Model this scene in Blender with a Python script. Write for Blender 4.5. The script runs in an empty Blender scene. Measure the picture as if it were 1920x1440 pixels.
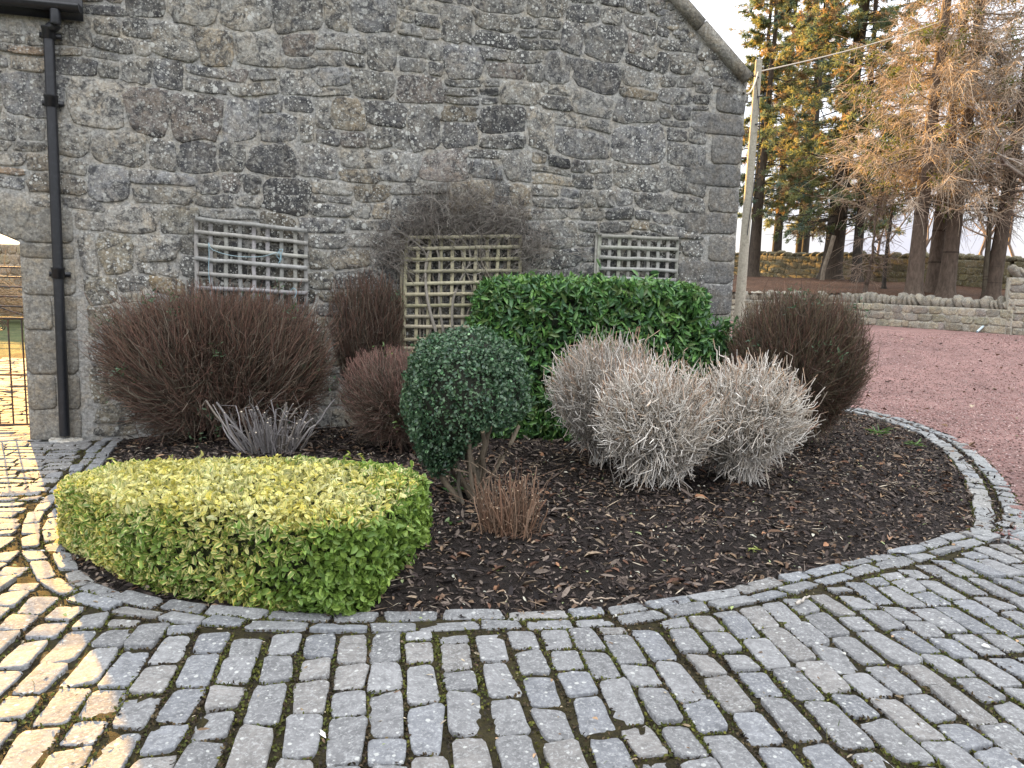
import bpy, bmesh, math, random
import numpy as np

rng = np.random.default_rng(11)
random.seed(5)
scene = bpy.context.scene
col = scene.collection

# ------------------------------------------------------------------ camera
F, TH, RO, CH = 1443.0, math.radians(7.7), math.radians(1.75), 1.6
cf = np.array([0, math.cos(TH), -math.sin(TH)]); _r = np.array([1., 0, 0]); _u = np.array([0, math.sin(TH), math.cos(TH)])
cR = _r * math.cos(RO) + _u * math.sin(RO); cU = _u * math.cos(RO) - _r * math.sin(RO)
CAM = np.array([0, 0, CH])
cam = bpy.data.cameras.new("camera"); camo = bpy.data.objects.new("camera", cam); col.objects.link(camo)
from mathutils import Matrix, Vector
M = Matrix(((cR[0], cU[0], -cf[0], CAM[0]), (cR[1], cU[1], -cf[1], CAM[1]), (cR[2], cU[2], -cf[2], CAM[2]), (0, 0, 0, 1)))
camo.matrix_world = M
cam.sensor_fit = 'HORIZONTAL'; cam.sensor_width = 36.0; cam.lens = 36.0 * F / 1920.0
cam.clip_start = 0.05; cam.clip_end = 6000
scene.camera = camo

# ------------------------------------------------------------------ world, sun, exposure
SUN_EL = math.radians(12.5)
SUN_H = np.array([-.572, .820]); SUN_H /= np.linalg.norm(SUN_H)
world = bpy.data.worlds.new("World"); scene.world = world; world.use_nodes = True
wn = world.node_tree; wn.nodes.clear()
sky = wn.nodes.new('ShaderNodeTexSky'); sky.sky_type = 'NISHITA'; sky.sun_disc = False
sky.sun_elevation = SUN_EL; sky.sun_rotation = math.atan2(SUN_H[0], SUN_H[1])
sky.dust_density = 2.0; sky.ozone_density = 1.0; sky.air_density = 1.0
bg = wn.nodes.new('ShaderNodeBackground'); bg.inputs['Strength'].default_value = 0.14
wo = wn.nodes.new('ShaderNodeOutputWorld')
# thin bright cloud veil over the clear sky
tc = wn.nodes.new('ShaderNodeTexCoord'); cn = wn.nodes.new('ShaderNodeTexNoise')
cn.inputs['Scale'].default_value = 2.6; cn.inputs['Detail'].default_value = 7; cn.inputs['Roughness'].default_value = .58
mp = wn.nodes.new('ShaderNodeMapping'); mp.inputs['Scale'].default_value = (1, 1, 2.6)
cr = wn.nodes.new('ShaderNodeValToRGB'); cr.color_ramp.elements[0].position = .34; cr.color_ramp.elements[1].position = .62
cr.color_ramp.elements[0].color = (.78, .78, .78, 1); cr.color_ramp.elements[1].color = (.97, .97, .97, 1)
mx = wn.nodes.new('ShaderNodeMix'); mx.data_type = 'RGBA'
mx.inputs[7].default_value = (3.22, 3.25, 3.36, 1)
wn.links.new(tc.outputs['Generated'], mp.inputs['Vector']); wn.links.new(mp.outputs[0], cn.inputs['Vector'])
wn.links.new(cn.outputs['Fac'], cr.inputs[0]); wn.links.new(cr.outputs[0], mx.inputs[0])
sepz = wn.nodes.new('ShaderNodeSeparateXYZ'); wn.links.new(tc.outputs['Generated'], sepz.inputs[0])
cz = wn.nodes.new('ShaderNodeValToRGB'); cz.color_ramp.elements[0].position = .08; cz.color_ramp.elements[1].position = .75
cz.color_ramp.elements[0].color = (.215, .215, .245, 1); cz.color_ramp.elements[1].color = (1, 1, 1, 1)
wn.links.new(sepz.outputs['Z'], cz.inputs[0])
cm = wn.nodes.new('ShaderNodeMix'); cm.data_type = 'RGBA'; cm.blend_type = 'MULTIPLY'; cm.inputs[0].default_value = 1.0
cm.inputs[7].default_value = (5.6, 5.62, 5.75, 1); wn.links.new(cz.outputs[0], cm.inputs[6]); wn.links.new(cm.outputs[2], mx.inputs[7])
wn.links.new(sky.outputs[0], mx.inputs[6]); wn.links.new(mx.outputs[2], bg.inputs['Color'])
wn.links.new(bg.outputs[0], wo.inputs['Surface'])

sl = bpy.data.lights.new("sun", 'SUN'); sl.energy = 4.6; sl.angle = math.radians(.53); sl.color = (1.0, .55, .14)
so = bpy.data.objects.new("sun", sl); col.objects.link(so); so.location = (-20, 30, 20)
to_sun = Vector((SUN_H[0] * math.cos(SUN_EL), SUN_H[1] * math.cos(SUN_EL), math.sin(SUN_EL)))
so.rotation_euler = to_sun.to_track_quat('Z', 'Y').to_euler()

vs = scene.view_settings
scene.display_settings.display_device = 'sRGB'
vs.view_transform = 'Standard'; vs.look = 'None'; vs.gamma = 1.0; vs.use_curve_mapping = False
vs.exposure = 2.32
scene.render.engine = 'CYCLES'
scene.cycles.use_denoising = True
scene.cycles.max_bounces = 6; scene.cycles.diffuse_bounces = 3; scene.cycles.glossy_bounces = 2
scene.cycles.transmission_bounces = 3; scene.cycles.transparent_max_bounces = 4
scene.cycles.sample_clamp_indirect = 8

# ------------------------------------------------------------------ projection helpers (photo pixel -> place)
def ray(x, y): return cf * F + (x - 960) * cR - (y - 720) * cU
def G(x, y, z=0.0): d = ray(x, y); return CAM + d * ((z - CH) / d[2])
def D(x, y, Y): d = ray(x, y); return CAM + d * (Y / d[1])
WA = math.radians(13.0)
WO = np.array([-4.37, 6.93, 0.0]); WS = np.array([math.cos(WA), math.sin(WA), 0]); WN = np.array([math.sin(WA), -math.cos(WA), 0])
def W(x, y, off=0.0):
    d = ray(x, y); t = ((WO + WN * off - CAM) @ WN) / (d @ WN); p = CAM + d * t
    return np.array([(p - WO) @ WS, p[2]])
def wp(s, z, off=0.0): return WO + WS * s + np.array([0, 0, z]) + WN * off
def smooth(a, b, x): t = np.clip((x - a) / (b - a), 0, 1); return t * t * (3 - 2 * t)
def gz(x, y): return .57 * smooth(10, 21, y) * smooth(1.5, 6, x)
def wf(x, y): return 1.36 + .85 * (1 - np.exp(-np.maximum(y - 22.5, 0) / 7)) + .05 * np.sin(x * 1.3) * np.sin(y * .9)
def on_floor(x, y):
    Y = 22.7
    for _ in range(400):
        p = D(x, y, Y)
        if p[2] <= wf(p[0], p[1]): return p
        Y += .05
    return p

# ------------------------------------------------------------------ mesh building
class MB:
    def __init__(s): s.V = []; s.F = {3: [], 4: []}; s.C = []; s.UV = []; s.n = 0; s.poly = []
    def add(s, V, F, C=None, UV=None):
        V = np.asarray(V, float).reshape(-1, 3)
        for f in (F if isinstance(F, (list, tuple)) else [F]):
            f = np.asarray(f)
            if f.size: s.F[f.shape[1]].append(f + s.n)
        s.V.append(V)
        C = np.ones((len(V), 3)) if C is None else np.broadcast_to(np.asarray(C, float), (len(V), 3))
        s.C.append(C)
        s.UV.append(np.zeros((len(V), 2)) if UV is None else UV)
        s.n += len(V); return s
    def build(s, name, mat, parent=None, base=None, smooth_=False):
        V = np.concatenate(s.V); C = np.concatenate(s.C); UV = np.concatenate(s.UV)
        if base is not None: V = V - np.asarray(base)
        q = np.concatenate(s.F[4]) if s.F[4] else np.zeros((0, 4), int)
        t = np.concatenate(s.F[3]) if s.F[3] else np.zeros((0, 3), int)
        me = bpy.data.meshes.new(name)
        me.vertices.add(len(V)); me.vertices.foreach_set('co', V.astype(np.float32).ravel())
        loops = np.concatenate([q.ravel(), t.ravel()]).astype(np.int32)
        me.loops.add(len(loops)); me.loops.foreach_set('vertex_index', loops)
        ls = np.concatenate([np.arange(len(q)) * 4, len(q) * 4 + np.arange(len(t)) * 3]).astype(np.int32)
        me.polygons.add(len(ls)); me.polygons.foreach_set('loop_start', ls)
        if smooth_: me.polygons.foreach_set('use_smooth', np.ones(len(ls), bool))
        a = me.color_attributes.new('Col', 'FLOAT_COLOR', 'POINT')
        a.data.foreach_set('color', np.c_[C, np.ones(len(C))].astype(np.float32).ravel())
        if UV.any():
            uv = me.uv_layers.new(name='UVMap'); uv.data.foreach_set('uv', UV[loops].astype(np.float32).ravel())
        me.update(calc_edges=True); me.validate(); me.materials.append(mat)
        o = bpy.data.objects.new(name, me); col.objects.link(o)
        if parent is not None: o.parent = parent
        elif base is not None: o.location = base
        return o

def thing(name, label, cat, base, group=None):
    o = bpy.data.objects.new(name, None); col.objects.link(o); o.location = base; o.empty_display_size = .2
    o['label'] = label; o['category'] = cat
    if group: o['group'] = group
    return o
def tag(o, label, cat, group=None, kind=None):
    o['label'] = label; o['category'] = cat
    if group: o['group'] = group
    if kind: o['kind'] = kind
    return o
def structure(o, label=None, cat=None):
    o['kind'] = 'structure'
    if label: o['label'] = label
    if cat: o['category'] = cat
    return o

def nrm(a): return a / np.maximum(np.linalg.norm(a, axis=-1, keepdims=True), 1e-9)
def perp(t):
    ref = np.where(np.abs(t[..., 2:3]) < .9, np.array([0, 0, 1.]), np.array([1., 0, 0]))
    u = nrm(np.cross(ref, t)); return u, np.cross(t, u)

def tubes(mb, P, R, sides=3, C=None, cap=None):
    """P (N,K,3) centre lines, R (N,K) radii, C (N,3) or (N,K,3) colours; cap = colour of the cut end"""
    P = np.asarray(P, float); N, K, _ = P.shape
    R = np.broadcast_to(np.asarray(R, float), (N, K))
    T = nrm(np.gradient(P, axis=1)); u, v = perp(T)
    a = np.arange(sides) * 2 * math.pi / sides
    ring = P[:, :, None, :] + R[:, :, None, None] * (np.cos(a)[:, None] * u[:, :, None, :] + np.sin(a)[:, None] * v[:, :, None, :])
    idx = np.arange(N * K * sides).reshape(N, K, sides)
    A = idx[:, :-1, :]; B = np.roll(A, -1, 2); Dd = idx[:, 1:, :]; Cc = np.roll(Dd, -1, 2)
    q = np.stack([A, B, Cc, Dd], -1).reshape(-1, 4)
    if C is None: cc = np.ones((N * K * sides, 3))
    else:
        C = np.asarray(C, float)
        if C.ndim == 1: C = np.broadcast_to(C, (N, 3))
        if C.ndim == 2: C = np.broadcast_to(C[:, None], (N, K, 3))
        cc = np.broadcast_to(C[:, :, None], (N, K, sides, 3)).reshape(-1, 3)
    mb.add(ring.reshape(-1, 3), q, cc)
    if cap is not None:
        r2 = ring[:, -1] + T[:, -1][:, None, :] * .0006
        ctr = P[:, -1:] + T[:, -1:][:, :] * .001
        VV = np.concatenate([r2, ctr], 1); i = np.arange(N * (sides + 1)).reshape(N, sides + 1)
        a0 = i[:, :sides]; b0 = np.roll(a0, -1, 1); c0 = np.broadcast_to(i[:, -1:], a0.shape)
        mb.add(VV.reshape(-1, 3), np.stack([a0, b0, c0], -1).reshape(-1, 3), np.broadcast_to(np.asarray(cap), (VV.shape[0] * VV.shape[1], 3)))

def leaves(mb, P, Dr, Nr, L, Wd, C, fold=.25, curl=.12):
    """hexagon leaf folded along its midrib; uv.x = 0 midrib, 1 margin; uv.y along"""
    P = np.asarray(P); N = len(P); L = np.broadcast_to(L, (N,))[:, None]; Wd = np.broadcast_to(Wd, (N,))[:, None]
    d = nrm(Dr); s = nrm(np.cross(d, Nr)); n = np.cross(s, d)
    B = P; T = P + d * L - n * L * curl
    m1 = P + d * L * .30 + n * Wd * fold; m2 = P + d * L * .70 + n * Wd * fold * .7 - n * L * curl * .4
    V = np.stack([B, m1 + s * Wd * .46, m2 + s * Wd * .40, T, m2 - s * Wd * .40, m1 - s * Wd * .46], 1)
    i = np.arange(N * 6).reshape(N, 6)
    q = np.concatenate([i[:, [0, 1, 2, 3]], i[:, [0, 3, 4, 5]]])
    uv = np.broadcast_to(np.array([[0, 0], [1, .3], [1, .7], [0, 1], [1, .7], [1, .3]], float), (N, 6, 2)).reshape(-1, 2)
    cc = np.broadcast_to(np.asarray(C, float).reshape(-1, 1, 3), (N, 6, 3)).reshape(-1, 3)
    mb.add(V.reshape(-1, 3), q, cc, uv)

_q = np.radians([0, 24, 39, 51, 66]); ANG = np.concatenate([_q + k * math.pi / 2 for k in range(4)])
def pads(mb, Cn, U, V, Nn, hu, hv, h, Cl, p=6.0, jit=.035, skew=.06, back=.02, warp=None, rough=.15, rings=((1.0, .55), (.9, .92), (.62, 1.0))):
    """N rounded irregular stones lying in planes (U,V) rising h along Nn"""
    Cn = np.asarray(Cn, float); N = len(Cn); K = len(ANG)
    ca, sa = np.cos(ANG), np.sin(ANG)
    r = (np.abs(ca) ** p + np.abs(sa) ** p) ** (-1 / p)
    r = r[None] * (1 + rng.normal(0, jit, (N, K)))
    uu, vv = r * ca, r * sa
    k = rng.normal(0, skew, (N, 4, 1))
    uu, vv = uu * (1 + k[:, 0] * vv) + k[:, 2] * .5 * vv, vv * (1 + k[:, 1] * uu) + k[:, 3] * .5 * uu
    hu = np.broadcast_to(hu, (N,)); hv = np.broadcast_to(hv, (N,)); h = np.broadcast_to(h, (N,))
    U = np.broadcast_to(U, (N, 3)); V = np.broadcast_to(V, (N, 3)); Nn = np.broadcast_to(Nn, (N, 3))
    tilt = rng.normal(0, .10, (N, 2))
    out = []
    m = np.minimum(hu, hv)[:, None]
    levels = [(1.0, None)] + list(rings)
    for sc, hh in levels:
        ins = (1 - sc) * m
        a = uu * np.maximum(hu[:, None] - ins, .15 * hu[:, None]); b = vv * np.maximum(hv[:, None] - ins, .15 * hv[:, None])
        if hh is None: z = np.full((N, K), -back)
        else:
            z = h[:, None] * hh * (1 + rng.normal(0, rough, (N, K)) * (hh > .6)) + h[:, None] * (tilt[:, :1] * uu + tilt[:, 1:] * vv) * 2
        out.append((a, b, z))
    a0 = np.zeros((N, 1)); out.append((a0, a0, h[:, None] * (1.0 + rng.normal(0, rough, (N, 1)))))
    A = np.concatenate([o[0] for o in out], 1); B = np.concatenate([o[1] for o in out], 1); Z = np.concatenate([o[2] for o in out], 1)
    X = Cn[:, None] + A[..., None] * U[:, None] + B[..., None] * V[:, None] + Z[..., None] * Nn[:, None]
    if warp is not None: X = warp(X)
    nv = A.shape[1]; base = (np.arange(N) * nv)[:, None]
    R = len(levels); q = []
    for l in range(R - 1):
        i = base + l * K + np.arange(K)[None]; j = base + l * K + np.roll(np.arange(K), -1)[None]
        q.append(np.stack([i, j, j + K, i + K], -1).reshape(-1, 4))
    i = base + (R - 1) * K + np.arange(K)[None]; j = base + (R - 1) * K + np.roll(np.arange(K), -1)[None]; c = np.broadcast_to(base + R * K, i.shape)
    t = np.stack([i, j, c], -1).reshape(-1, 3)
    mb.add(X.reshape(-1, 3), [np.concatenate(q), t], np.broadcast_to(np.asarray(Cl)[:, None], (N, nv, 3)).reshape(-1, 3))

def inside(poly, x, y):
    poly = np.asarray(poly); x = np.asarray(x); y = np.asarray(y); c = np.zeros(x.shape, bool)
    j = len(poly) - 1
    for i in range(len(poly)):
        xi, yi = poly[i]; xj, yj = poly[j]
        c ^= ((yi > y) != (yj > y)) & (x < (xj - xi) * (y - yi) / (yj - yi + 1e-12) + xi); j = i
    return c
def catmull(P, n=24):
    P = np.asarray(P, float); Q = np.vstack([2 * P[0] - P[1], P, 2 * P[-1] - P[-2]]); out = []
    for i in range(1, len(Q) - 2):
        t = np.linspace(0, 1, n, endpoint=False)[:, None]; a, b, c, d = Q[i - 1], Q[i], Q[i + 1], Q[i + 2]
        out.append(.5 * (2 * b + (c - a) * t + (2 * a - 5 * b + 4 * c - d) * t ** 2 + (3 * b - a - 3 * c + d) * t ** 3))
    out.append(P[-1:]); return np.concatenate(out)
def resample(P, step):
    d = np.r_[0, np.cumsum(np.linalg.norm(np.diff(P, axis=0), axis=1))]; s = np.arange(0, d[-1], step)
    return np.stack([np.interp(s, d, P[:, k]) for k in range(P.shape[1])], 1)
def offset2(P, o):
    t = nrm(np.gradient(P, axis=0)); return P + np.stack([-t[:, 1], t[:, 0]], 1) * o
def sheet(name, x0, x1, y0, y1, step, keep, zf, mat):
    nx, ny = int(round((x1 - x0) / step)) + 1, int(round((y1 - y0) / step)) + 1
    X, Y = np.meshgrid(np.linspace(x0, x1, nx), np.linspace(y0, y1, ny))
    Z = zf(X, Y); V = np.stack([X, Y, Z], -1).reshape(-1, 3); i = np.arange(nx * ny).reshape(ny, nx)
    q = np.stack([i[:-1, :-1], i[:-1, 1:], i[1:, 1:], i[1:, :-1]], -1).reshape(-1, 4)
    c = V[q].mean(1); q = q[keep(c[:, 0], c[:, 1])]
    used = np.unique(q); rm = np.zeros(len(V), int); rm[used] = np.arange(len(used))
    return MB().add(V[used], rm[q]).build(name, mat, smooth_=True)
def box(mb, c, ax, ay, az, C=None, bev=.0):
    c, ax, ay, az = [np.asarray(v, float) for v in (c, ax, ay, az)]
    V = np.array([c + i * ax + j * ay + k * az for i in (-1, 1) for j in (-1, 1) for k in (-1, 1)])
    f = np.array([[0, 1, 3, 2], [4, 6, 7, 5], [0, 4, 5, 1], [2, 3, 7, 6], [0, 2, 6, 4], [1, 5, 7, 3]])
    mb.add(V, f, C)
def vnoise(x, y, z=0, s=0):
    return (np.sin(1.7 * x + .9 * y + 1.3 * z + s) + np.sin(-1.1 * x + 2.3 * y + .7 * z + 2.1 * s) + np.sin(2.9 * x - 1.9 * y + 2.2 * z + 3.3 * s) * .6 + np.sin(4.7 * x + 3.9 * y - 3.1 * z + s * 1.7) * .4) / 3

# ------------------------------------------------------------------ materials
def new_mat(name):
    m = bpy.data.materials.new(name); m.use_nodes = True; nt = m.node_tree; nt.nodes.clear()
    out = nt.nodes.new('ShaderNodeOutputMaterial'); b = nt.nodes.new('ShaderNodeBsdfPrincipled')
    nt.links.new(b.outputs[0], out.inputs[0]); return m, nt, b, out
class NT:
    def __init__(s, nt): s.nt = nt
    def n(s, t, **k):
        o = s.nt.nodes.new(t)
        for a, v in k.items(): setattr(o, a, v)
        return o
    def l(s, a, b): s.nt.links.new(a, b)
    def pos(s):
        if not hasattr(s, '_p'): s._p = s.n('ShaderNodeTexCoord').outputs['Object']
        return s._p
    def noise(s, scale, detail=4, rough=.6, dist=0, vec=None, stretch=None):
        o = s.n('ShaderNodeTexNoise'); o.inputs['Scale'].default_value = scale; o.inputs['Detail'].default_value = detail
        o.inputs['Roughness'].default_value = rough; o.inputs['Distortion'].default_value = dist
        v = vec or s.pos()
        if stretch:
            m = s.n('ShaderNodeMapping'); m.inputs['Scale'].default_value = stretch; s.l(v, m.inputs['Vector']); v = m.outputs[0]
        s.l(v, o.inputs['Vector']); return o.outputs['Fac']
    def voro(s, scale, feature='F1', out='Distance', rnd=1.0):
        o = s.n('ShaderNodeTexVoronoi', feature=feature); o.inputs['Scale'].default_value = scale; o.inputs['Randomness'].default_value = rnd
        s.l(s.pos(), o.inputs['Vector']); return o.outputs[out]
    def ramp(s, f, a, b, c0=(0, 0, 0), c1=(1, 1, 1)):
        r = s.n('ShaderNodeValToRGB'); e = r.color_ramp.elements; e[0].position = a; e[1].position = b
        e[0].color = (*c0, 1); e[1].color = (*c1, 1); s.l(f, r.inputs[0]); return r.outputs[0]
    def mix(s, f, a, b, mode='MIX'):
        m = s.n('ShaderNodeMix', data_type='RGBA', blend_type=mode)
        for sock, v in ((m.inputs[0], f), (m.inputs[6], a), (m.inputs[7], b)):
            if isinstance(v, (int, float)): sock.default_value = v
            elif isinstance(v, tuple): sock.default_value = (*v, 1)
            else: s.l(v, sock)
        return m.outputs[2]
    def math(s, op, a, b=0.0):
        m = s.n('ShaderNodeMath', operation=op)
        for sock, v in ((m.inputs[0], a), (m.inputs[1], b)):
            if isinstance(v, (int, float)): sock.default_value = v
            else: s.l(v, sock)
        return m.outputs[0]
    def attr(s, name='Col'):
        a = s.n('ShaderNodeAttribute', attribute_name=name); return a.outputs['Color']
    def bump(s, h, strength, dist, b):
        o = s.n('ShaderNodeBump'); o.inputs['Strength'].default_value = strength; o.inputs['Distance'].default_value = dist
        s.l(h, o.inputs['Height']); s.l(o.outputs[0], b.inputs['Normal'])

def masonry_mat(name, lichen=1.0, dark=.82, warm=0.0):
    """rubble stone: per-stone colour, grain, black crust and pale lichen discs"""
    m, nt, b, out = new_mat(name); t = NT(nt)
    c = t.attr()
    g = t.noise(38, 6, .7); c = t.mix(1.0, c, t.ramp(g, .30, .72, (.42, .42, .43), (1.55, 1.55, 1.52)), 'MULTIPLY')
    c = t.mix(t.math('MULTIPLY', t.ramp(t.noise(7, 5, .65, .6), .42, .68), .55), c, t.mix(1.0, c, (1.25, 1.05, .78), 'MULTIPLY'))
    crust = t.math('MULTIPLY', t.ramp(t.noise(8.5, 7, .76, .9), .47, .58), dark)
    c = t.mix(crust, c, (.030, .031, .035))
    pale = t.math('MULTIPLY', t.ramp(t.noise(17, 8, .78, 1.2), .50, .66), .75 * lichen)
    c = t.mix(pale, c, (.40, .395, .355))
    zone = t.ramp(t.noise(1.6, 3, .6), .38, .62)
    for sc, r0, r1, amt in ((24, .10, .40, .9), (52, .16, .50, .8), (10, .05, .27, .95)):
        vd = t.voro(sc); vc = t.voro(sc, out='Color')
        sep = t.n('ShaderNodeSeparateColor'); t.l(vc, sep.inputs[0])
        th = t.math('MULTIPLY', sep.outputs[0], r1); d = t.math('SUBTRACT', th, vd)
        d2 = t.ramp(t.math('ADD', d, t.math('MULTIPLY', t.math('SUBTRACT', t.noise(120, 2), .5), .10)), 0.0, .05)
        msk = t.math('MULTIPLY', t.math('MULTIPLY', d2, t.math('GREATER_THAN', sep.outputs[1], .36)), amt * lichen)
        msk = t.math('MULTIPLY', msk, t.math('ADD', t.math('MULTIPLY', zone, .75), .25))
        c = t.mix(msk, c, (.52, .525, .49))
    t.l(c, b.inputs['Base Color']); b.inputs['Roughness'].default_value = .92; b.inputs['Specular IOR Level'].default_value = .25
    h = t.math('ADD', t.noise(30, 8, .72), t.math('MULTIPLY', t.noise(9, 3, .5), .9)); t.bump(h, .9, .018, b)
    return m
def ground_mat(name, c0, c1, c2, scale, bump=.02, rough=.95):
    m, nt, b, out = new_mat(name); t = NT(nt)
    c = t.mix(t.ramp(t.noise(scale, 8, .7), .35, .66), c0, c1); c = t.mix(t.ramp(t.noise(scale * 5.3, 5, .7), .52, .7), c, c2)
    c = t.mix(.6, c, t.ramp(t.noise(scale * .12, 4), .3, .7, (.6, .6, .6), (1.35, 1.35, 1.35)), 'MULTIPLY')
    c = t.mix(1.0, c, t.ramp(t.noise(.55, 4, .6, .4), .3, .7, (.78, .78, .78), (1.18, 1.17, 1.16)), 'MULTIPLY'); t.l(c, b.inputs['Base Color']); b.inputs['Roughness'].default_value = rough; b.inputs['Specular IOR Level'].default_value = .2
    t.bump(t.noise(scale * 4, 8, .75), 1.0, bump, b); return m
def attr_mat(name, rough=.7, spec=.3, var=.35, scale=60, trans=0.0, stretch=None, bump=0.0):
    """colour attribute broken up by fine grain; optional leaf translucency"""
    m, nt, b, out = new_mat(name); t = NT(nt)
    c = t.mix(1.0, t.attr(), t.ramp(t.noise(scale, 4, .65, stretch=stretch), .25, .75, (1 - var,) * 3, (1 + var,) * 3), 'MULTIPLY')
    t.l(c, b.inputs['Base Color']); b.inputs['Roughness'].default_value = rough; b.inputs['Specular IOR Level'].default_value = spec
    if bump: t.bump(t.noise(scale, 6, .7, stretch=stretch), .8, bump, b)
    if trans:
        tr = t.n('ShaderNodeBsdfTranslucent'); t.l(c, tr.inputs['Color']); mixs = t.n('ShaderNodeMixShader'); mixs.inputs[0].default_value = trans
        t.l(b.outputs[0], mixs.inputs[1]); t.l(tr.outputs[0], mixs.inputs[2]); t.l(mixs.outputs[0], out.inputs[0])
    return m
def vari_leaf_mat(name):
    """green blade with a cream-yellow margin; Col.r = how variegated, Col.g = tone, Col.b = how yellow"""
    m, nt, b, out = new_mat(name); t = NT(nt)
    sep = t.n('ShaderNodeSeparateColor'); t.l(t.attr(), sep.inputs[0])
    uv = t.n('ShaderNodeTexCoord').outputs['UV']; sx = t.n('ShaderNodeSeparateXYZ'); t.l(uv, sx.inputs[0])
    edge = t.math('ADD', t.math('SUBTRACT', sx.outputs[0], t.math('SUBTRACT', 1.05, t.math('MULTIPLY', sep.outputs[0], 1.0))), t.math('MULTIPLY', t.math('SUBTRACT', t.noise(150, 2), .5), .5))
    msk = t.ramp(edge, -.05, .12)
    green = t.mix(sep.outputs[2], (.145, .255, .05), (.28, .40, .08))
    cream = t.mix(sep.outputs[2], (.62, .60, .30), (.66, .58, .13))
    c = t.mix(msk, green, cream)
    c = t.mix(1.0, c, t.ramp(sep.outputs[1], 0, 1, (.6, .62, .6), (1.25, 1.22, 1.2)), 'MULTIPLY')
    t.l(c, b.inputs['Base Color']); b.inputs['Roughness'].default_value = .42; b.inputs['Specular IOR Level'].default_value = .4
    tr = t.n('ShaderNodeBsdfTranslucent'); t.l(c, tr.inputs['Color']); ms = t.n('ShaderNodeMixShader'); ms.inputs[0].default_value = .3
    t.l(b.outputs[0], ms.inputs[1]); t.l(tr.outputs[0], ms.inputs[2]); t.l(ms.outputs[0], out.inputs[0]); return m
def sett_mat(name):
    m, nt, b, out = new_mat(name); t = NT(nt)
    c = t.mix(1.0, t.attr(), t.ramp(t.noise(22, 6, .7), .25, .75, (.52, .52, .53), (1.4, 1.4, 1.4)), 'MULTIPLY')
    c = t.mix(t.math('MULTIPLY', t.ramp(t.noise(70, 6, .75, .5), .50, .62), .6), c, (.34, .35, .35))
    c = t.mix(t.math('MULTIPLY', t.ramp(t.noise(48, 5, .75), .62, .70), .7), c, (.075, .075, .075))
    vd = t.voro(34); vc = t.voro(34, out='Color'); sp = t.n('ShaderNodeSeparateColor'); t.l(vc, sp.inputs[0])
    msk = t.math('MULTIPLY', t.ramp(t.math('SUBTRACT', t.math('MULTIPLY', sp.outputs[0], .34), vd), 0, .05), t.math('GREATER_THAN', sp.outputs[1], .5))
    c = t.mix(t.math('MULTIPLY', msk, .7), c, (.42, .43, .41))
    t.l(c, b.inputs['Base Color']); b.inputs['Roughness'].default_value = .8; b.inputs['Specular IOR Level'].default_value = .3
    t.bump(t.math('ADD', t.noise(55, 7, .7), t.math('MULTIPLY', t.noise(16, 3), 1.2)), .55, .008, b); return m
def timber_mat(name):
    m, nt, b, out = new_mat(name); t = NT(nt)
    c = t.mix(1.0, t.attr(), t.ramp(t.noise(30, 6, .7), .25, .75, (.6, .6, .6), (1.35, 1.35, 1.33)), 'MULTIPLY')
    c = t.mix(t.math('MULTIPLY', t.ramp(t.noise(11, 5, .7), .55, .7), .55), c, t.mix(1., c, (.5, .52, .45), 'MULTIPLY'))
    t.l(c, b.inputs['Base Color']); b.inputs['Roughness'].default_value = .85; t.bump(t.noise(60, 6), .5, .004, b); return m
def metal_mat(name, c, rough=.4, rust=0.0):
    m, nt, b, out = new_mat(name); t = NT(nt)
    k = t.mix(t.math('MULTIPLY', t.ramp(t.noise(30, 6, .7), .5, .68), .5), c, tuple(min(1, v * 2.2 + .01) for v in c))
    if rust: k = t.mix(t.math('MULTIPLY', t.ramp(t.noise(14, 6, .7), .48, .62), rust), k, (.16, .06, .025))
    t.l(k, b.inputs['Base Color']); b.inputs['Roughness'].default_value = rough; t.bump(t.noise(50, 4), .25, .003, b); return m

M_wall = masonry_mat('rubble_stone'); M_mortar = masonry_mat('lime_mortar', .55, .22)
M_ashlar = masonry_mat('dressed_stone', .35, .35); M_yardwall = masonry_mat('yard_wall_stone', .5, .3)
M_sett = sett_mat('whinstone_sett')
M_moss = ground_mat('moss_and_grit', (.024, .020, .013), (.062, .054, .018), (.09, .070, .040), 26, .03)
M_mulch = ground_mat('bark_mulch', (.016, .013, .012), (.038, .029, .025), (.070, .056, .047), 26, .04)
M_gravel = ground_mat('red_gravel', (.175, .098, .088), (.30, .185, .168), (.40, .30, .275), 34, .02)
M_floor = ground_mat('needle_litter', (.050, .026, .016), (.11, .060, .036), (.16, .10, .06), 7, .05)
M_field = ground_mat('rough_grass', (.03, .045, .015), (.07, .085, .03), (.12, .11, .05), 1.5, .05)
M_twig = attr_mat('twig_bark', .75, .25, .3, 90)
M_bark = attr_mat('tree_bark', .9, .2, .5, 14, stretch=(1, 1, .35), bump=.03)
M_leaf = attr_mat('glossy_leaf', .36, .5, .22, 45, trans=.18)
M_needle = attr_mat('needles', .6, .3, .3, 6, trans=.5)
M_chip = attr_mat('litter', .85, .2, .4, 70)
M_vari = vari_leaf_mat('variegated_leaf')
M_timber = timber_mat('weathered_timber')
M_pipe = metal_mat('black_painted_iron', (.010, .011, .014), .38)
M_gate = metal_mat('rusting_iron', (.035, .030, .028), .6, .8)
M_slate = ground_mat('slate', (.055, .058, .065), (.10, .10, .11), (.16, .16, .15), 5, .02, .7)
M_rope = attr_mat('twine', .8, .2, .15, 200)
M_pebble = attr_mat('gravel_stone', .9, .2, .3, 120)

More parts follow.
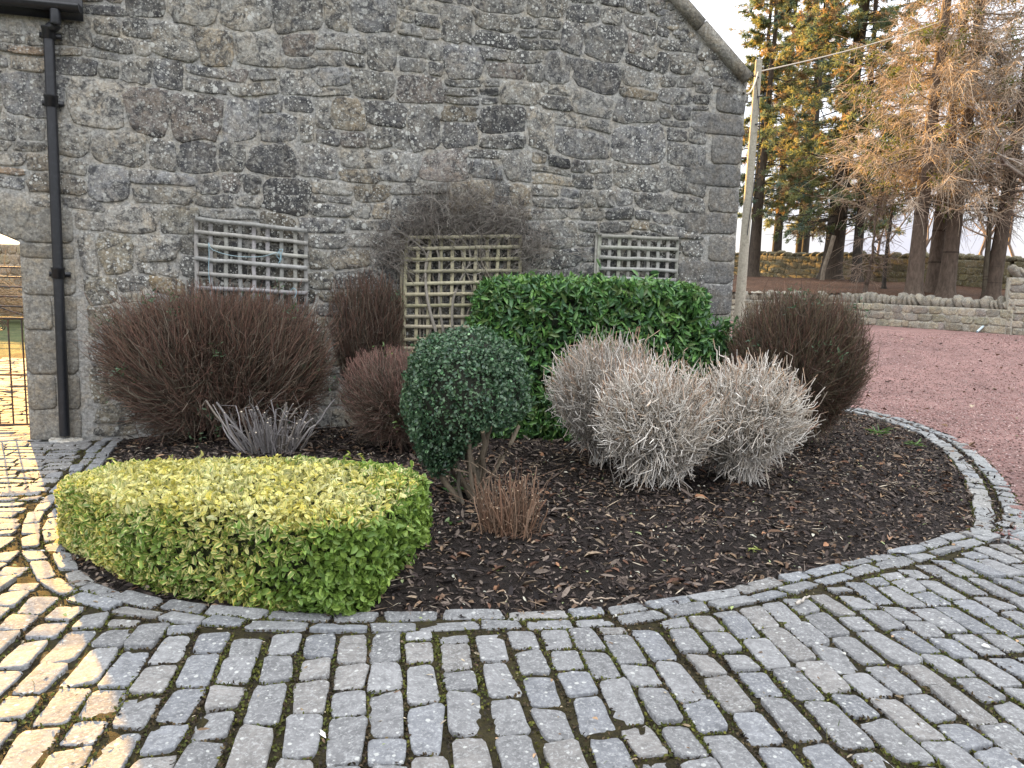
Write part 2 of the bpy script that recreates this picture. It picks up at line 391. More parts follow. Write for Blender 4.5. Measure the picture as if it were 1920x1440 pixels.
# ================================================================== GROUND AND PAVING
outer_px = [(236, 800), (183, 830), (105, 912), (55, 965), (36, 1010), (48, 1055), (92, 1112), (183, 1148), (275, 1165), (400, 1182), (600, 1192),
            (900, 1187), (1150, 1178), (1400, 1140), (1600, 1090), (1760, 1048), (1920, 1000), (2160, 930)]
OUT = resample(catmull([G(*p)[:2] for p in outer_px]), .02)            # outer line of the front edging
arc_px = [(1812, 1012), (1822, 955), (1800, 890), (1750, 832), (1690, 802), (1590, 773)]
ARC = resample(catmull([G(*p)[:2] for p in arc_px] + [np.array([3.5, 10.7]), np.array([2.6, 11.2])]), .02)   # inner line of the side edging
iarc = np.argmin(np.linalg.norm(OUT - ARC[0], axis=1))
itip = int(np.argmin(np.linalg.norm(OUT - G(36, 1010)[:2], axis=1)))
bed_poly = np.vstack([offset2(OUT[:iarc + 1:4], .16), offset2(ARC[::6], -.25), [[2.4, 11.2], [2.4, 8.6]], wp(6.9, 0)[None, :2], wp(.7, 0)[None, :2]])
far_right = OUT[-1]
grav_poly = np.vstack([offset2(ARC, -.29)[::-6], offset2(OUT[iarc + 15::6], .1), far_right + [[8, 1.5]], [[45, 6], [45, 30], [13.5, 30], [12.9, 20.6], [10.5, 24.1], [7.2, 22.8], [-4, 22.2], [-4, 14], [2.0, 11.2]]])
_edge = np.vstack([OUT[:iarc:10], ARC[::10]])
def edge_dist(x, y):
    x = np.asarray(x, float); sh_ = x.shape; p = np.stack([x.ravel(), np.asarray(y, float).ravel()], 1); out = np.full(len(p), 9.)
    for k0 in range(0, len(_edge), 40): out = np.minimum(out, np.sqrt(((p[:, None] - _edge[None, k0:k0 + 40]) ** 2).sum(-1)).min(1))
    return out.reshape(sh_)
def bed_z(x, y):
    d = edge_dist(x, y); return -.004 + .10 * smooth(.12, 1.1, d) + (.013 * vnoise(x * 5, y * 5) + .009 * vnoise(x * 17, y * 15, 0, 2)) * smooth(.1, .4, d)
bed = structure(sheet('planting_bed', -4, 5, 3, 11.4, .05, lambda x, y: inside(bed_poly, x, y), bed_z, M_mulch), 'dark bark mulch bed inside the sett edging', 'planting bed')
grav = structure(sheet('gravel_yard', -4, 45, 3, 30, .15, lambda x, y: inside(grav_poly, x, y), lambda x, y: .014 + gz(x, y) + .006 * vnoise(x * 6, y * 6), M_gravel), 'red gravel yard sloping up to the low wall', 'gravel')
joint = structure(sheet('paving', -9, 9, .3, 14, .05, lambda x, y: ~inside(bed_poly, x, y) & ~inside(grav_poly, x, y) & ((y < 6.85 + .231 * (x + 4.37)) | (x < -4.35)),
                        lambda x, y: .007 + .005 * vnoise(x * 19, y * 21) + .004 * vnoise(x * 47, y * 43, 0, 1), M_moss), 'mossy joints between the setts', 'paving')

def sett_rows(mb, P, offs, width, lmin, lmax, tint):   # one row of kerb setts, end to end along a line
    Q = offset2(P, offs); d = np.r_[0, np.cumsum(np.linalg.norm(np.diff(Q, axis=0), axis=1))]
    s = rng.uniform(0, .15); cs, hl = [], []
    while s < d[-1] - .3:
        l = rng.uniform(lmin, lmax); cs.append(s + l / 2); hl.append(l / 2 - .010 - rng.uniform(0, .008)); s += l
    cs = np.array(cs); hl = np.array(hl); T = nrm(np.gradient(Q, axis=0))
    cx = np.stack([np.interp(cs, d, Q[:, k]) for k in (0, 1)], 1) + rng.normal(0, .006, (len(cs), 2)); tx = nrm(np.stack([np.interp(cs, d, T[:, k]) for k in (0, 1)], 1))
    add_setts(mb, cx, tx, hl, np.full(len(cs), width / 2 - .003) * rng.uniform(.90, 1.02, len(cs)), tint)
SETTS = []
def add_setts(mb, c2, t2, hl, hw, tint):
    SETTS.append(np.c_[c2, t2, hl, hw])
    N = len(c2); a = rng.normal(0, .035, N); ca, sa = np.cos(a)[:, None], np.sin(a)[:, None]
    t2 = np.c_[t2[:, :1] * ca - t2[:, 1:] * sa, t2[:, :1] * sa + t2[:, 1:] * ca]
    U = np.c_[t2, np.zeros(N)]; V = np.c_[-t2[:, 1], t2[:, 0], np.zeros(N)]
    z = .008 + .005 * vnoise(c2[:, 0] * 1.6, c2[:, 1] * 1.4) + rng.normal(0, .0025, N)
    h = .010 + rng.uniform(-.002, .004, N)
    k = rng.random(N)[:, None]; base = np.where(k < .25, [[.158, .160, .163]], np.where(k < .6, [[.182, .184, .186]], np.where(k < .85, [[.160, .167, .178]], [[.182, .176, .168]])))
    colr = base * .88 * rng.uniform(.84, 1.16, (N, 1)) * np.asarray(tint)
    pads(mb, np.c_[c2, z - .008], U, V, np.array([0, 0, 1.]), hl, hw, h + .008, colr, p=14, jit=.022, skew=.06, back=.03, rough=.05, rings=((1.0, .82), (.965, .96), (.82, 1.0)))
mb = MB()
# main field: courses run away from the camera
dv = np.array([-.158, .987]); ev = np.array([.987, .158]); cs = []
front_region = np.vstack([offset2(OUT[itip:], -.012)[::4], [[9, 6], [9, .2], [-9, .2], [-9, 4.35], [-2.8, 4.35]]])
k = 0
for i in range(-60, 75):
    s = 0.2 + rng.uniform(0, .2); w0 = rng.uniform(-.006, .006)
    while s < 9:
        l = rng.choice([rng.uniform(.16, .21), rng.uniform(.21, .32)], p=[.35, .65]); c = ev * (i * .148 + w0 + .012 * math.sin(s * 1.3 + i)) + dv * (s + l / 2)
        cs.append((c[0], c[1], l / 2 - rng.uniform(.006, .014), .0625 * rng.uniform(.93, 1.04))); s += l
cs = np.array(cs)
def clip_ends(cs, d2, e2, w, region, smin):
    q = np.linspace(-1, 1, 25); okq = np.all([[inside(region, *(cs[:, :2] + d2 * (cs[:, 2:3] * f) + e2 * w * g).T) for g in (-1, 1)] for f in q], axis=1)   # (25,N)
    full = okq.all(0); lo = np.where(okq, q[:, None], 9).min(0); hi = np.where(okq, q[:, None], -9).max(0); part = (~full) & (hi > lo)
    a = np.where(full, -1, lo) * cs[:, 2]; b = np.where(full, 1, hi) * cs[:, 2]; keep = (full | part) & (b - a > smin); r = cs.copy()
    r[:, :2] += d2 * ((a + b) / 2)[:, None]; r[:, 2] = (b - a) / 2; return r[keep]
cs = clip_ends(cs, dv, ev, .042, front_region, .05)
add_setts(mb, cs[:, :2], np.tile(dv, (len(cs), 1)), cs[:, 2], cs[:, 3], (1, 1, 1))
# passage to the gate: courses run across
cs = []; left_region = np.vstack([offset2(OUT[:itip + 1], -.012)[::4], [[-2.85, 4.3], [-9, 4.3], [-9, 13.5], [-4.6, 13.5], [-4.4, 6.95], [-3.6, 7.0]]])
for j in range(0, 80):
    s = -9 + rng.uniform(0, .2)
    while s < 0:
        l = rng.uniform(.17, .30); y0 = 4.15 + j * .128; c = WS[:2] * (s + l / 2 + 3) + np.array([-3.0, 0]) + np.array([0, y0 + .008 * math.sin(s * 2 + j)])
        cs.append((c[0], c[1], l / 2 - rng.uniform(.006, .012), .052 * rng.uniform(.92, 1.05))); s += l
cs = clip_ends(np.array(cs), WS[:2], np.array([-WS[1], WS[0]]), .03, left_region, .06)
add_setts(mb, cs[:, :2], np.tile(WS[:2], (len(cs), 1)), cs[:, 2], cs[:, 3], (1.04, 1.0, .95))
o = structure(mb.build('paving_stones', M_sett, smooth_=True), 'grey whinstone setts laid in staggered courses with mossy joints', 'paving')
mb = MB()
sett_rows(mb, OUT, .052, .100, .19, .32, (1.02, 1.03, 1.03)); sett_rows(mb, OUT, .160, .098, .19, .32, (1.02, 1.03, 1.03))
sett_rows(mb, ARC, -.075, .135, .15, .24, (1.12, 1.14, 1.12)); sett_rows(mb, ARC[:330], -.262, .135, .15, .25, (1.12, 1.14, 1.12))
o = structure(mb.build('kerb', M_sett, smooth_=True), 'double row of grey setts edging the planting bed', 'kerb')

# base terrain and raised wood
def terr(x, y):
    base = -.05 + np.where(y > 9, gz(x, y) - .03 * (x > 1), 0)
    wood = wf(x, y) - .25
    return np.where((y > 24) & (x > -3), np.minimum(base + smooth(24, 26, y) * 2, wood), base) - 6 * smooth(60, 200, np.hypot(x, y))
nx = np.r_[-1500, -600, -250, -120, np.arange(-60, 61, 2.0), 120, 250, 600, 1500]; ny = np.r_[-1500, -400, -100, -30, np.arange(-10, 71, 2.0), 120, 250, 600, 1500]
X, Y = np.meshgrid(nx, ny); i = np.arange(X.size).reshape(X.shape)
structure(MB().add(np.stack([X, Y, terr(X, Y)], -1).reshape(-1, 3), np.stack([i[:-1, :-1], i[:-1, 1:], i[1:, 1:], i[1:, :-1]], -1).reshape(-1, 4)).build('ground', M_field, smooth_=True), 'rough grass ground beyond the yard', 'ground')
wood_poly = np.array([[60, 20.0], [13.1, 20.3], [10.55, 23.95], [7.0, 23.1], [2.4, 22.3], [-2, 22.2], [-2, 46], [60, 46]])
structure(sheet('woodland_floor', -2, 60, 19.5, 46, .2, lambda x, y: inside(wood_poly, x, y), lambda x, y: wf(x, y) + .03 * vnoise(x * 3, y * 3), M_floor), 'brown needle litter floor under the conifers', 'woodland floor')

# ================================================================== STONE BUILDING
gut = W(145, 22); rk = W(1405, 150); rk0 = W(1275, 0); base_r = W(1378, 540)
SR = float(base_r[0] * .6 + rk[0] * .4 - .03); ZR = float(rk[1]); slope = float((rk0[1] - rk[1]) / (rk[0] - rk0[0])); ZL = float(gut[1])
SL = .30; apex_s = (SL + SR) / 2; ZA = ZR + slope * (SR - apex_s)
AW, ASP = 1.35, 1.80                                               # arch half width, springing
jl = W(38, 480)[0]; JL = float(jl)                                 # left edge of the jamb
ac = JL - AW
RISE = .30; RR_ = (AW ** 2 + RISE ** 2) / (2 * RISE); AC_Z = ASP + RISE - RR_; HA = math.asin(AW / RR_)   # segmental arch
bld = thing('stone_building', 'old rubble stone building with a gable end, archway and black downpipe', 'building', wp(SL, 0))
B0 = np.array(bld.location)
arch_pts = [(ac + RR_ * math.sin(a), AC_Z + RR_ * math.cos(a)) for a in np.linspace(HA, -HA, 25)]
outline = [(SR, 0), (SR, ZR), (apex_s, ZA), (SL, ZR), (SL, ZL + .05), (-6.0, ZL + .05), (-6.0, 0), (ac - AW, 0)] + arch_pts[::-1] + [(JL, 0)]
bm = bmesh.new(); fr = [bm.verts.new(wp(s, z - .05 if z == 0 else z) - B0) for s, z in outline]
f = bm.faces.new(fr); ex = bmesh.ops.extrude_face_region(bm, geom=[f])
bmesh.ops.translate(bm, verts=[v for v in ex['geom'] if isinstance(v, bmesh.types.BMVert)], vec=Vector(-WN * .55))
bmesh.ops.recalc_face_normals(bm, faces=bm.faces); bmesh.ops.triangulate(bm, faces=[f_ for f_ in bm.faces if len(f_.verts) > 4])
me = bpy.data.meshes.new('mortar'); bm.to_mesh(me); bm.free(); a = me.color_attributes.new('Col', 'FLOAT_COLOR', 'POINT')
a.data.foreach_set('color', np.tile([.315, .312, .298, 1.], len(me.vertices)).astype(np.float32)); me.materials.append(M_mortar)
o = bpy.data.objects.new('mortar', me); col.objects.link(o); o.parent = bld
mid_m = (.235, .230, .215)
# rubble stones
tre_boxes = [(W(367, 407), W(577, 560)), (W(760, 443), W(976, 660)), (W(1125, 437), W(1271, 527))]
def wall_col(s, z):
    n = len(s); k = rng.random(n)
    pal = np.array([[.205, .203, .196], [.165, .164, .162], [.235, .228, .210], [.235, .210, .170], [.20, .182, .172], [.095, .095, .098], [.195, .197, .202]])
    low = smooth(2.3, 1.2, z)
    pr = np.array([.28, .24, .17, .07, .06, .10, .08]); c = pal[rng.choice(7, n, p=pr)]
    c2 = np.array([[.235, .225, .195], [.200, .185, .150], [.225, .222, .212], [.180, .150, .105]])[rng.choice(4, n, p=[.4, .25, .25, .1])]
    c = np.where((rng.random(n) < .75 * low * smooth(6.0, 2.0, s) + .2 * low)[:, None], c2, c)
    lft = rng.random(n) < smooth(1.2, .2, s) * .55
    c = np.where(lft[:, None], np.array([[.26, .235, .20], [.26, .25, .23], [.29, .225, .17]])[rng.choice(3, n, p=[.4, .52, .08])], c)
    c = c * np.array([1.05, 1.05, 1.045]) * rng.uniform(.62, 1.22, (n, 1))
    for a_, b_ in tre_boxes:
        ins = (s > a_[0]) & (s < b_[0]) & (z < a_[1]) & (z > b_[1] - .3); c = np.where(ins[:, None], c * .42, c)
    return c
rects = []
z = 0.0
while z < ZA:
    ch = rng.uniform(.24, .44); s = -6.0 + rng.uniform(-.3, 0)
    while s < SR:
        kind = rng.random()
        if kind < .48:
            w = rng.uniform(.24, .52) * (1 if rng.random() < .85 else 1.25); rects.append((s, s + w, z, z + ch)); s += w
        elif kind < .93:
            w = rng.uniform(.30, .62); cut = rng.uniform(.30, .70) * ch
            for z0, z1 in ((z, z + cut), (z + cut, z + ch)):
                x = s
                while x < s + w - .02:
                    ww = rng.uniform(.14, .50)
                    if s + w - (x + ww) < .14: ww = s + w - x
                    rects.append((x, x + ww, z0, z1)); x += ww
            s += w
        else:
            w = rng.uniform(.25, .6); c1, c2 = ch * rng.uniform(.25, .38), ch * rng.uniform(.58, .75)
            for z0, z1 in ((z, z + c1), (z + c1, z + c2), (z + c2, z + ch)):
                x = s
                while x < s + w - .02:
                    ww = rng.uniform(.12, .40)
                    if s + w - (x + ww) < .12: ww = s + w - x
                    rects.append((x, x + ww, z0, z1)); x += ww
            s += w
    z += ch
R = np.array(rects)
def warp_sz(s, z):
    s2 = s + .030 * np.sin(2.1 * z + .7 * s) + .012 * np.sin(5.3 * z + 1.9 * s)
    z2 = z + .045 * np.sin(1.15 * s + .9 * z) + .022 * np.sin(3.1 * s - 2.3 * z + 1) + .010 * np.sin(8.3 * s + 4.7 * z)
    return s2, z2
def in_wall(s, z):
    left = (s < SL); top = np.where(left, ZL - .02, np.minimum(ZR + slope * (SR - s), ZR + slope * (s - SL) + 9 * (s < SL + .5)) - .10)
    ok = (z < top) & (s < SR - .0) & (z > -.05)
    ar = (np.abs(s - ac) < AW + .12) & (z < AC_Z + np.sqrt(np.maximum((RR_ + .33) ** 2 - (s - ac) ** 2, 0)))
    jam = (s > JL) & (s < JL + .46) & (z < 2.0)
    quo = (s > SR - .34)
    return ok & ~ar & ~jam & ~quo
R[:, 1] = np.minimum(R[:, 1], SR - .385)                              # cut the rubble to meet the quoins and the jamb
jm = ((R[:, 2] + R[:, 3]) / 2 < 2.0) & (R[:, 0] < JL + .495) & (R[:, 1] > JL + .495); R[jm, 0] = JL + .495
R = R[R[:, 1] - R[:, 0] > .085]
cen = np.c_[(R[:, 0] + R[:, 1]) / 2, (R[:, 2] + R[:, 3]) / 2]; keep = np.ones(len(R), bool)
for a_, b_ in ((0, 2), (0, 3), (1, 2), (1, 3)):
    ws, wz = warp_sz(R[:, a_], R[:, b_]); keep &= in_wall(ws * .93 + cen[:, 0] * .07, wz * .93 + cen[:, 1] * .07)
R = R[keep]; cen = cen[keep]
def warp_x(X):
    s = (X - WO) @ WS; z = X[..., 2]; n = (X - WO) @ WN; s2, z2 = warp_sz(s, z)
    return WO + s2[..., None] * WS + z2[..., None] * np.array([0, 0, 1.]) + n[..., None] * WN
mb = MB(); N = len(R)
hh = np.where(rng.random(N) < .15, rng.uniform(.016, .026, N), rng.uniform(.006, .015, N))
gap = rng.uniform(.004, .011, N)
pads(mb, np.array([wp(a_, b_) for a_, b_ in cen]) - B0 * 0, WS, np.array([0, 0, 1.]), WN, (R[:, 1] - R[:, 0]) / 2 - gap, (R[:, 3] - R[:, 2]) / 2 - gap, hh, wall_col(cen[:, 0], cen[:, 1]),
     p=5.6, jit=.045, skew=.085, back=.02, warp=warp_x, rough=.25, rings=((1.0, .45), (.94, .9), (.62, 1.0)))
# small pinnings along the rake and in gaps
ps = rng.uniform(apex_s, SR, 160); pz = ZR + slope * (SR - ps) - rng.uniform(.10, .30, 160)
pads(mb, np.array([wp(a_, b_) for a_, b_ in zip(ps, pz)]), WS, np.array([0, 0, 1.]), WN, rng.uniform(.03, .08, 160), rng.uniform(.03, .06, 160), .014, wall_col(ps, pz), p=3.5, jit=.07)
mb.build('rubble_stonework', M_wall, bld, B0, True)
# dressed quoins and jamb
mb = MB(); zs = 0.0; k = 0
while zs < ZR - .1:
    h_ = rng.uniform(.20, .36); w = (.62 if k % 2 else .34) * rng.uniform(.9, 1.1); h_ = min(h_, ZR - zs)
    c = np.array([[.17, .166, .158], [.14, .14, .138], [.20, .192, .178], [.155, .153, .150]])[rng.integers(0, 4)]
    pads(mb, [wp(SR - w / 2 + .004, zs + h_ / 2)], WS, np.array([0, 0, 1.]), WN, w / 2 - .005, h_ / 2 - .006, .014, c[None], p=8, jit=.02, skew=.03, rough=.15)
    box(mb, wp(SR + .001, zs + h_ / 2, -.27), WN * .26, WS * .006, np.array([0, 0, h_ / 2 - .008]), c)
    zs += h_; k += 1
mb.build('corner_quoins', M_ashlar, bld, B0, True); mb = MB()
jam_px = [815, 768, 702, 618, 553, 484, 455]; zj = [max(0, W(60, y)[1]) for y in jam_px] + [2.12]; zj[0] = 0
for i in range(len(zj) - 1):
    a_, b_ = zj[i], zj[i + 1]; w = .44
    cuts = [(JL, JL + w)] if i not in (1, 3) else [(JL, JL + .24), (JL + .24, JL + w)]
    for s0, s1 in cuts:
        c = np.array([.235, .225, .20]) * rng.uniform(.85, 1.12)
        pads(mb, [wp((s0 + s1) / 2, (a_ + b_) / 2)], WS, np.array([0, 0, 1.]), WN, (s1 - s0) / 2 - .004, (b_ - a_) / 2 - .004, .016, c[None], p=11, jit=.010, skew=.010, rough=.08)
nvs = 11
for a_ in (np.arange(nvs) + .5) / nvs * 2 * HA - HA:
    c = np.array([.23, .225, .205]) * rng.uniform(.85, 1.1); rad = np.array([math.sin(a_) * WS + np.array([0, 0, math.cos(a_)])]); tan = np.array([math.cos(a_) * WS - np.array([0, 0, math.sin(a_)])])
    p = wp(ac + (RR_ + .155) * math.sin(a_), AC_Z + (RR_ + .155) * math.cos(a_))
    pads(mb, [p], tan, rad, WN, (RR_ + .155) * HA / nvs - .005, .150, .020, c[None], p=8, jit=.012, skew=.02)
mb.build('arch_surround', M_ashlar, bld, B0, True)
# skew coping up the gable
mb = MB(); rd = nrm(-WS * 1.0 + np.array([0, 0, slope])); rp = nrm(WS * slope + np.array([0, 0, 1.])); L = (SR - apex_s) * math.hypot(1, slope); s = 0.0
while s < L:
    l = rng.uniform(.5, .8); l = min(l, L - s); c = wp(SR, ZR) + rd * (s + l / 2) + rp * -.005 - WN * .24
    box(mb, c, rd * (l / 2 - .004), rp * .065, WN * .30, np.array([.205, .195, .17]) * rng.uniform(.85, 1.1)); s += l
rd2 = nrm(WS + np.array([0, 0, slope])); rp2 = nrm(-WS * slope + np.array([0, 0, 1.])); s = 0.0
while s < L:
    l = min(.7, L - s); box(mb, wp(SL, ZR) + rd2 * (s + l / 2) + rp2 * -.005 - WN * .24, rd2 * (l / 2 - .004), rp2 * .065, WN * .30, (.2, .19, .165)); s += l
mb.build('skew_coping', M_ashlar, bld, B0)
# long body of the building behind the gable, slate roof
DEP = 19.0; mb = MB()
box(mb, wp(SR - .27, ZR / 2 - .05, -.55 - DEP / 2), WS * .26, WN * (DEP / 2), np.array([0, 0, ZR / 2]), mid_m)
box(mb, wp(SL + .27, ZR / 2 - .05, -.55 - DEP / 2), WS * .26, WN * (DEP / 2), np.array([0, 0, ZR / 2]), mid_m)
V = [wp(SL, 0, -.55 - DEP), wp(SR, 0, -.55 - DEP), wp(SR, ZR, -.55 - DEP), wp(apex_s, ZA, -.55 - DEP), wp(SL, ZR, -.55 - DEP)]
mb.add(V, [np.array([[0, 1, 2, 4]]), np.array([[4, 2, 3]])], mid_m); mb.build('side_wall', M_mortar, bld, B0)
mb = MB()
for (rdv, rpv, s0) in ((rd, rp, SR), (rd2, rp2, SL)):
    box(mb, wp(s0, ZR) + rdv * (L / 2 - .1) - rpv * .10 - WN * (.60 + DEP / 2), rdv * (L / 2 + .18), rpv * .03, WN * (DEP / 2 + .02))
mb.build('roof', M_slate, bld, B0)
# lean-to roof over the arch wall, eaves gutter
mb = MB(); g0, g1 = wp(-6.2, ZL + .06, .16), wp(SL + .02, ZL + .06, .16)
dn = nrm(-WN * 1.0 + np.array([0, 0, .8])); up = nrm(WN * .8 + np.array([0, 0, 1.]))
box(mb, (g0 + g1) / 2 + dn * 1.4, (g1 - g0) / 2, dn * 1.4, up * .025); mb.build('arch_roof', M_slate, bld, B0)
mb = MB(); GE = W(148, 14, .16)
ga = wp(-6.2, ZL, .13); gb = wp(float(GE[0]), ZL - .005, .13)
a = np.linspace(math.pi, 2 * math.pi, 9); rr = .062
P = np.array([[q + WN * rr * math.cos(t_) + np.array([0, 0, rr * 1.0 * math.sin(t_) + .02]) for t_ in a] + [q + WN * (rr - .006) * math.cos(t_) + np.array([0, 0, (rr - .006) * math.sin(t_) + .02]) for t_ in a[::-1]] for q in (ga, gb)])
i = np.arange(18); mb.add(P.reshape(-1, 3), np.stack([i, np.roll(i, -1), np.roll(i, -1) + 18, i + 18], -1))
mb.add(P[1], [np.array([[k, k + 1, 16 - k, 17 - k] for k in range(8)]), np.array([[0, 1, 2]])[:0]])
capv = np.array([gb + WS * .004 + WN * rr * math.cos(t_) + np.array([0, 0, rr * math.sin(t_) + .02]) for t_ in a]); mb.add(np.vstack([capv, gb + WS * .004 + np.array([0, 0, .02])]), np.array([[k, k + 1, 9] for k in range(8)]))
box(mb, (ga + gb) / 2 - WN * .075 + np.array([0, 0, -.0]), (gb - ga) / 2, WN * .011, np.array([0, 0, .085]))
mb.build('gutter', M_pipe, bld, B0)
# downpipe with swan neck
pa = W(104, 32, .13); pb = W(91, 60, .075); pc = W(121, 806, .075)
path = [wp(pa[0], pa[1] + .06, .13), wp(pa[0], pa[1] - .01, .13), wp(pa[0] - .01, pa[1] - .07, .12), wp(pb[0] + .015, pb[1] + .03, .085), wp(pb[0], pb[1] - .05, .075), wp(pb[0], pb[1] - .12, .075)]
path = catmull(path, 6); rest = np.linspace(path[-1], wp(pc[0], .06, .075), 6)[1:]; path = np.vstack([path, rest])
mb = MB(); tubes(mb, path[None], .043, 14); pipe = mb.build('downpipe', M_pipe, bld, B0, True)
for y in (62, 190, 512):
    q = W(91 + (y - 60) * .04, y, .075); mb = MB(); c = wp(q[0], q[1], .075)
    tubes(mb, np.array([[c + [0, 0, -.05], c + [0, 0, -.048], c + [0, 0, .03], c + [0, 0, .034], c + [0, 0, .05]]]), np.array([[.044, .053, .053, .058, .058]]), 14)
    box(mb, c - WN * .045 + [0, 0, -.01], WS * .085, WN * .012, np.array([0, 0, .022]))
    mb.build('pipe_collar', M_pipe, pipe, B0, True)
mb = MB(); pads(mb, [wp(pc[0] + .02, .012, .11)], WS, -WN, np.array([0, 0, 1.]), .14, .06, .02, np.array([[.42, .42, .40]]), p=5)
mb.build('gully_stone', M_ashlar, bld, B0, True)

# ================================================================== TRELLISES ON THE WALL
def trellis(px, nh, nv, label, tint, off, sag=0.0, hp=None, vp=None, post=None, w=.036, extra=0):
    tl, tr, br, bl = [W(*p, off) for p in px]
    base = wp(float(bl[0]), float(bl[1]), off)
    t = thing('trellis', label, 'trellis', base, 'wooden trellises on the gable wall')
    def pt(u, v): return (tl * (1 - u) * (1 - v) + tr * u * (1 - v) + br * u * v + bl * (1 - u) * v)
    for j in range(nh):
        v = (hp[j] if hp else j / (nh - 1)); a, b = pt(0, v), pt(1, v); a = a + rng.normal(0, .006, 2); b = b + rng.normal(0, .006, 2)
        K = 7; q = np.linspace(0, 1, K)[:, None]; C2 = a + (b - a) * q + np.c_[np.zeros(K), -sag * np.sin(q[:, 0] * math.pi) + rng.normal(0, .0025, K)]
        batten(t, 'horizontal_batten', C2, off + .016, w, tint)
    for i in range(nv):
        u = (vp[i] if vp else i / (nv - 1)); a, b = pt(u, -.01 + rng.uniform(-.015, .01)), pt(u, 1.0 + extra); K = 7; q = np.linspace(0, 1, K)[:, None]
        C2 = a + (b - a) * q + np.c_[rng.normal(0, .0022, K), np.zeros(K)]; batten(t, 'vertical_batten', C2, off, w, tint)
    if post:
        a, b = W(*post[0], off), W(*post[1], off); batten(t, 'post', np.linspace(a, b, 7), off - .012, .03, tint)
    return t
def batten(t, name, C2, off, w, tint):
    mb = MB(); K = len(C2); tang = nrm(np.gradient(C2, axis=0)); nn = np.stack([-tang[:, 1], tang[:, 0]], 1); B = np.array(t.location)
    rows = []
    for a, o in ((-.5, -.007), (.5, -.007), (.5, .007), (-.5, .007)):
        ww = w * (1 + rng.normal(0, .05, K)); rows.append([wp(c[0], c[1], off + o) for c in C2 + nn * (a * ww)[:, None]])
    P = np.array(rows).transpose(1, 0, 2); i = np.arange(K * 4).reshape(K, 4); A = i[:-1]; Bq = np.roll(A, -1, 1); Cq = np.roll(i[1:], -1, 1)
    c = np.array(tint) * rng.uniform(.78, 1.2) * np.array([1, rng.uniform(.97, 1.03), rng.uniform(.93, 1.05)])
    mb.add(P.reshape(-1, 3), [np.stack([A, Bq, Cq, i[1:]], -1).reshape(-1, 4), np.array([[0, 1, 2, 3]]), np.array([[0, 1, 2, 3]]) + (K - 1) * 4], c)
    mb.build(name, M_timber, t, B)
tl_ = trellis([(367, 409), (577, 432), (577, 549), (369, 537)], 6, 9, 'silvery grey trellis sagging to the right behind the wide red-brown bush', (.29, .285, .275), .05, extra=.28,
              vp=[0, .125, .26, .385, .51, .635, .76, .885, .985])
tm_ = trellis([(762, 445), (976, 442), (972, 655), (757, 655)], 11, 11, 'tall yellowish brown trellis behind the dark green ball bush, threaded by a climber', (.34, .31, .215), .06, post=[(754, 441), (751, 668)], w=.034)
tr_ = trellis([(1125, 441), (1271, 449), (1267, 526), (1121, 521)], 5, 9, 'small weathered grey trellis above the dark green laurel hedge', (.29, .285, .265), .05, post=[(1120, 437), (1116, 524)], w=.036)

# blue twine on the left-hand trellis
mb = MB(); B = wp(*W(395, 470, .09), .09)
k_ = [wp(*W(x, y, .085), .085) for x, y in ((391, 455), (397, 467), (420, 476), (450, 481), (490, 481), (524, 472))]; P = catmull(k_, 8)
tubes(mb, P[None], .003, 5, np.array([[.35, .48, .52]]))
for pts in (((391, 455), (392, 480), (391, 505), (393, 530)), ((524, 472), (519, 480), (528, 488), (523, 470), (530, 468), (526, 480), (525, 492)), ((526, 472), (527, 482), (522, 494)), ((545, 545), (550, 540), (556, 547), (552, 560))):
    tubes(mb, catmull([wp(*W(x, y, .088), .088) for x, y in pts], 6)[None], .003, 5, np.array([[.26, .40, .46]]))
tag(mb.build('twine', M_rope, None, B, True), 'pale blue twine knotted along the sagging grey trellis', 'twine')

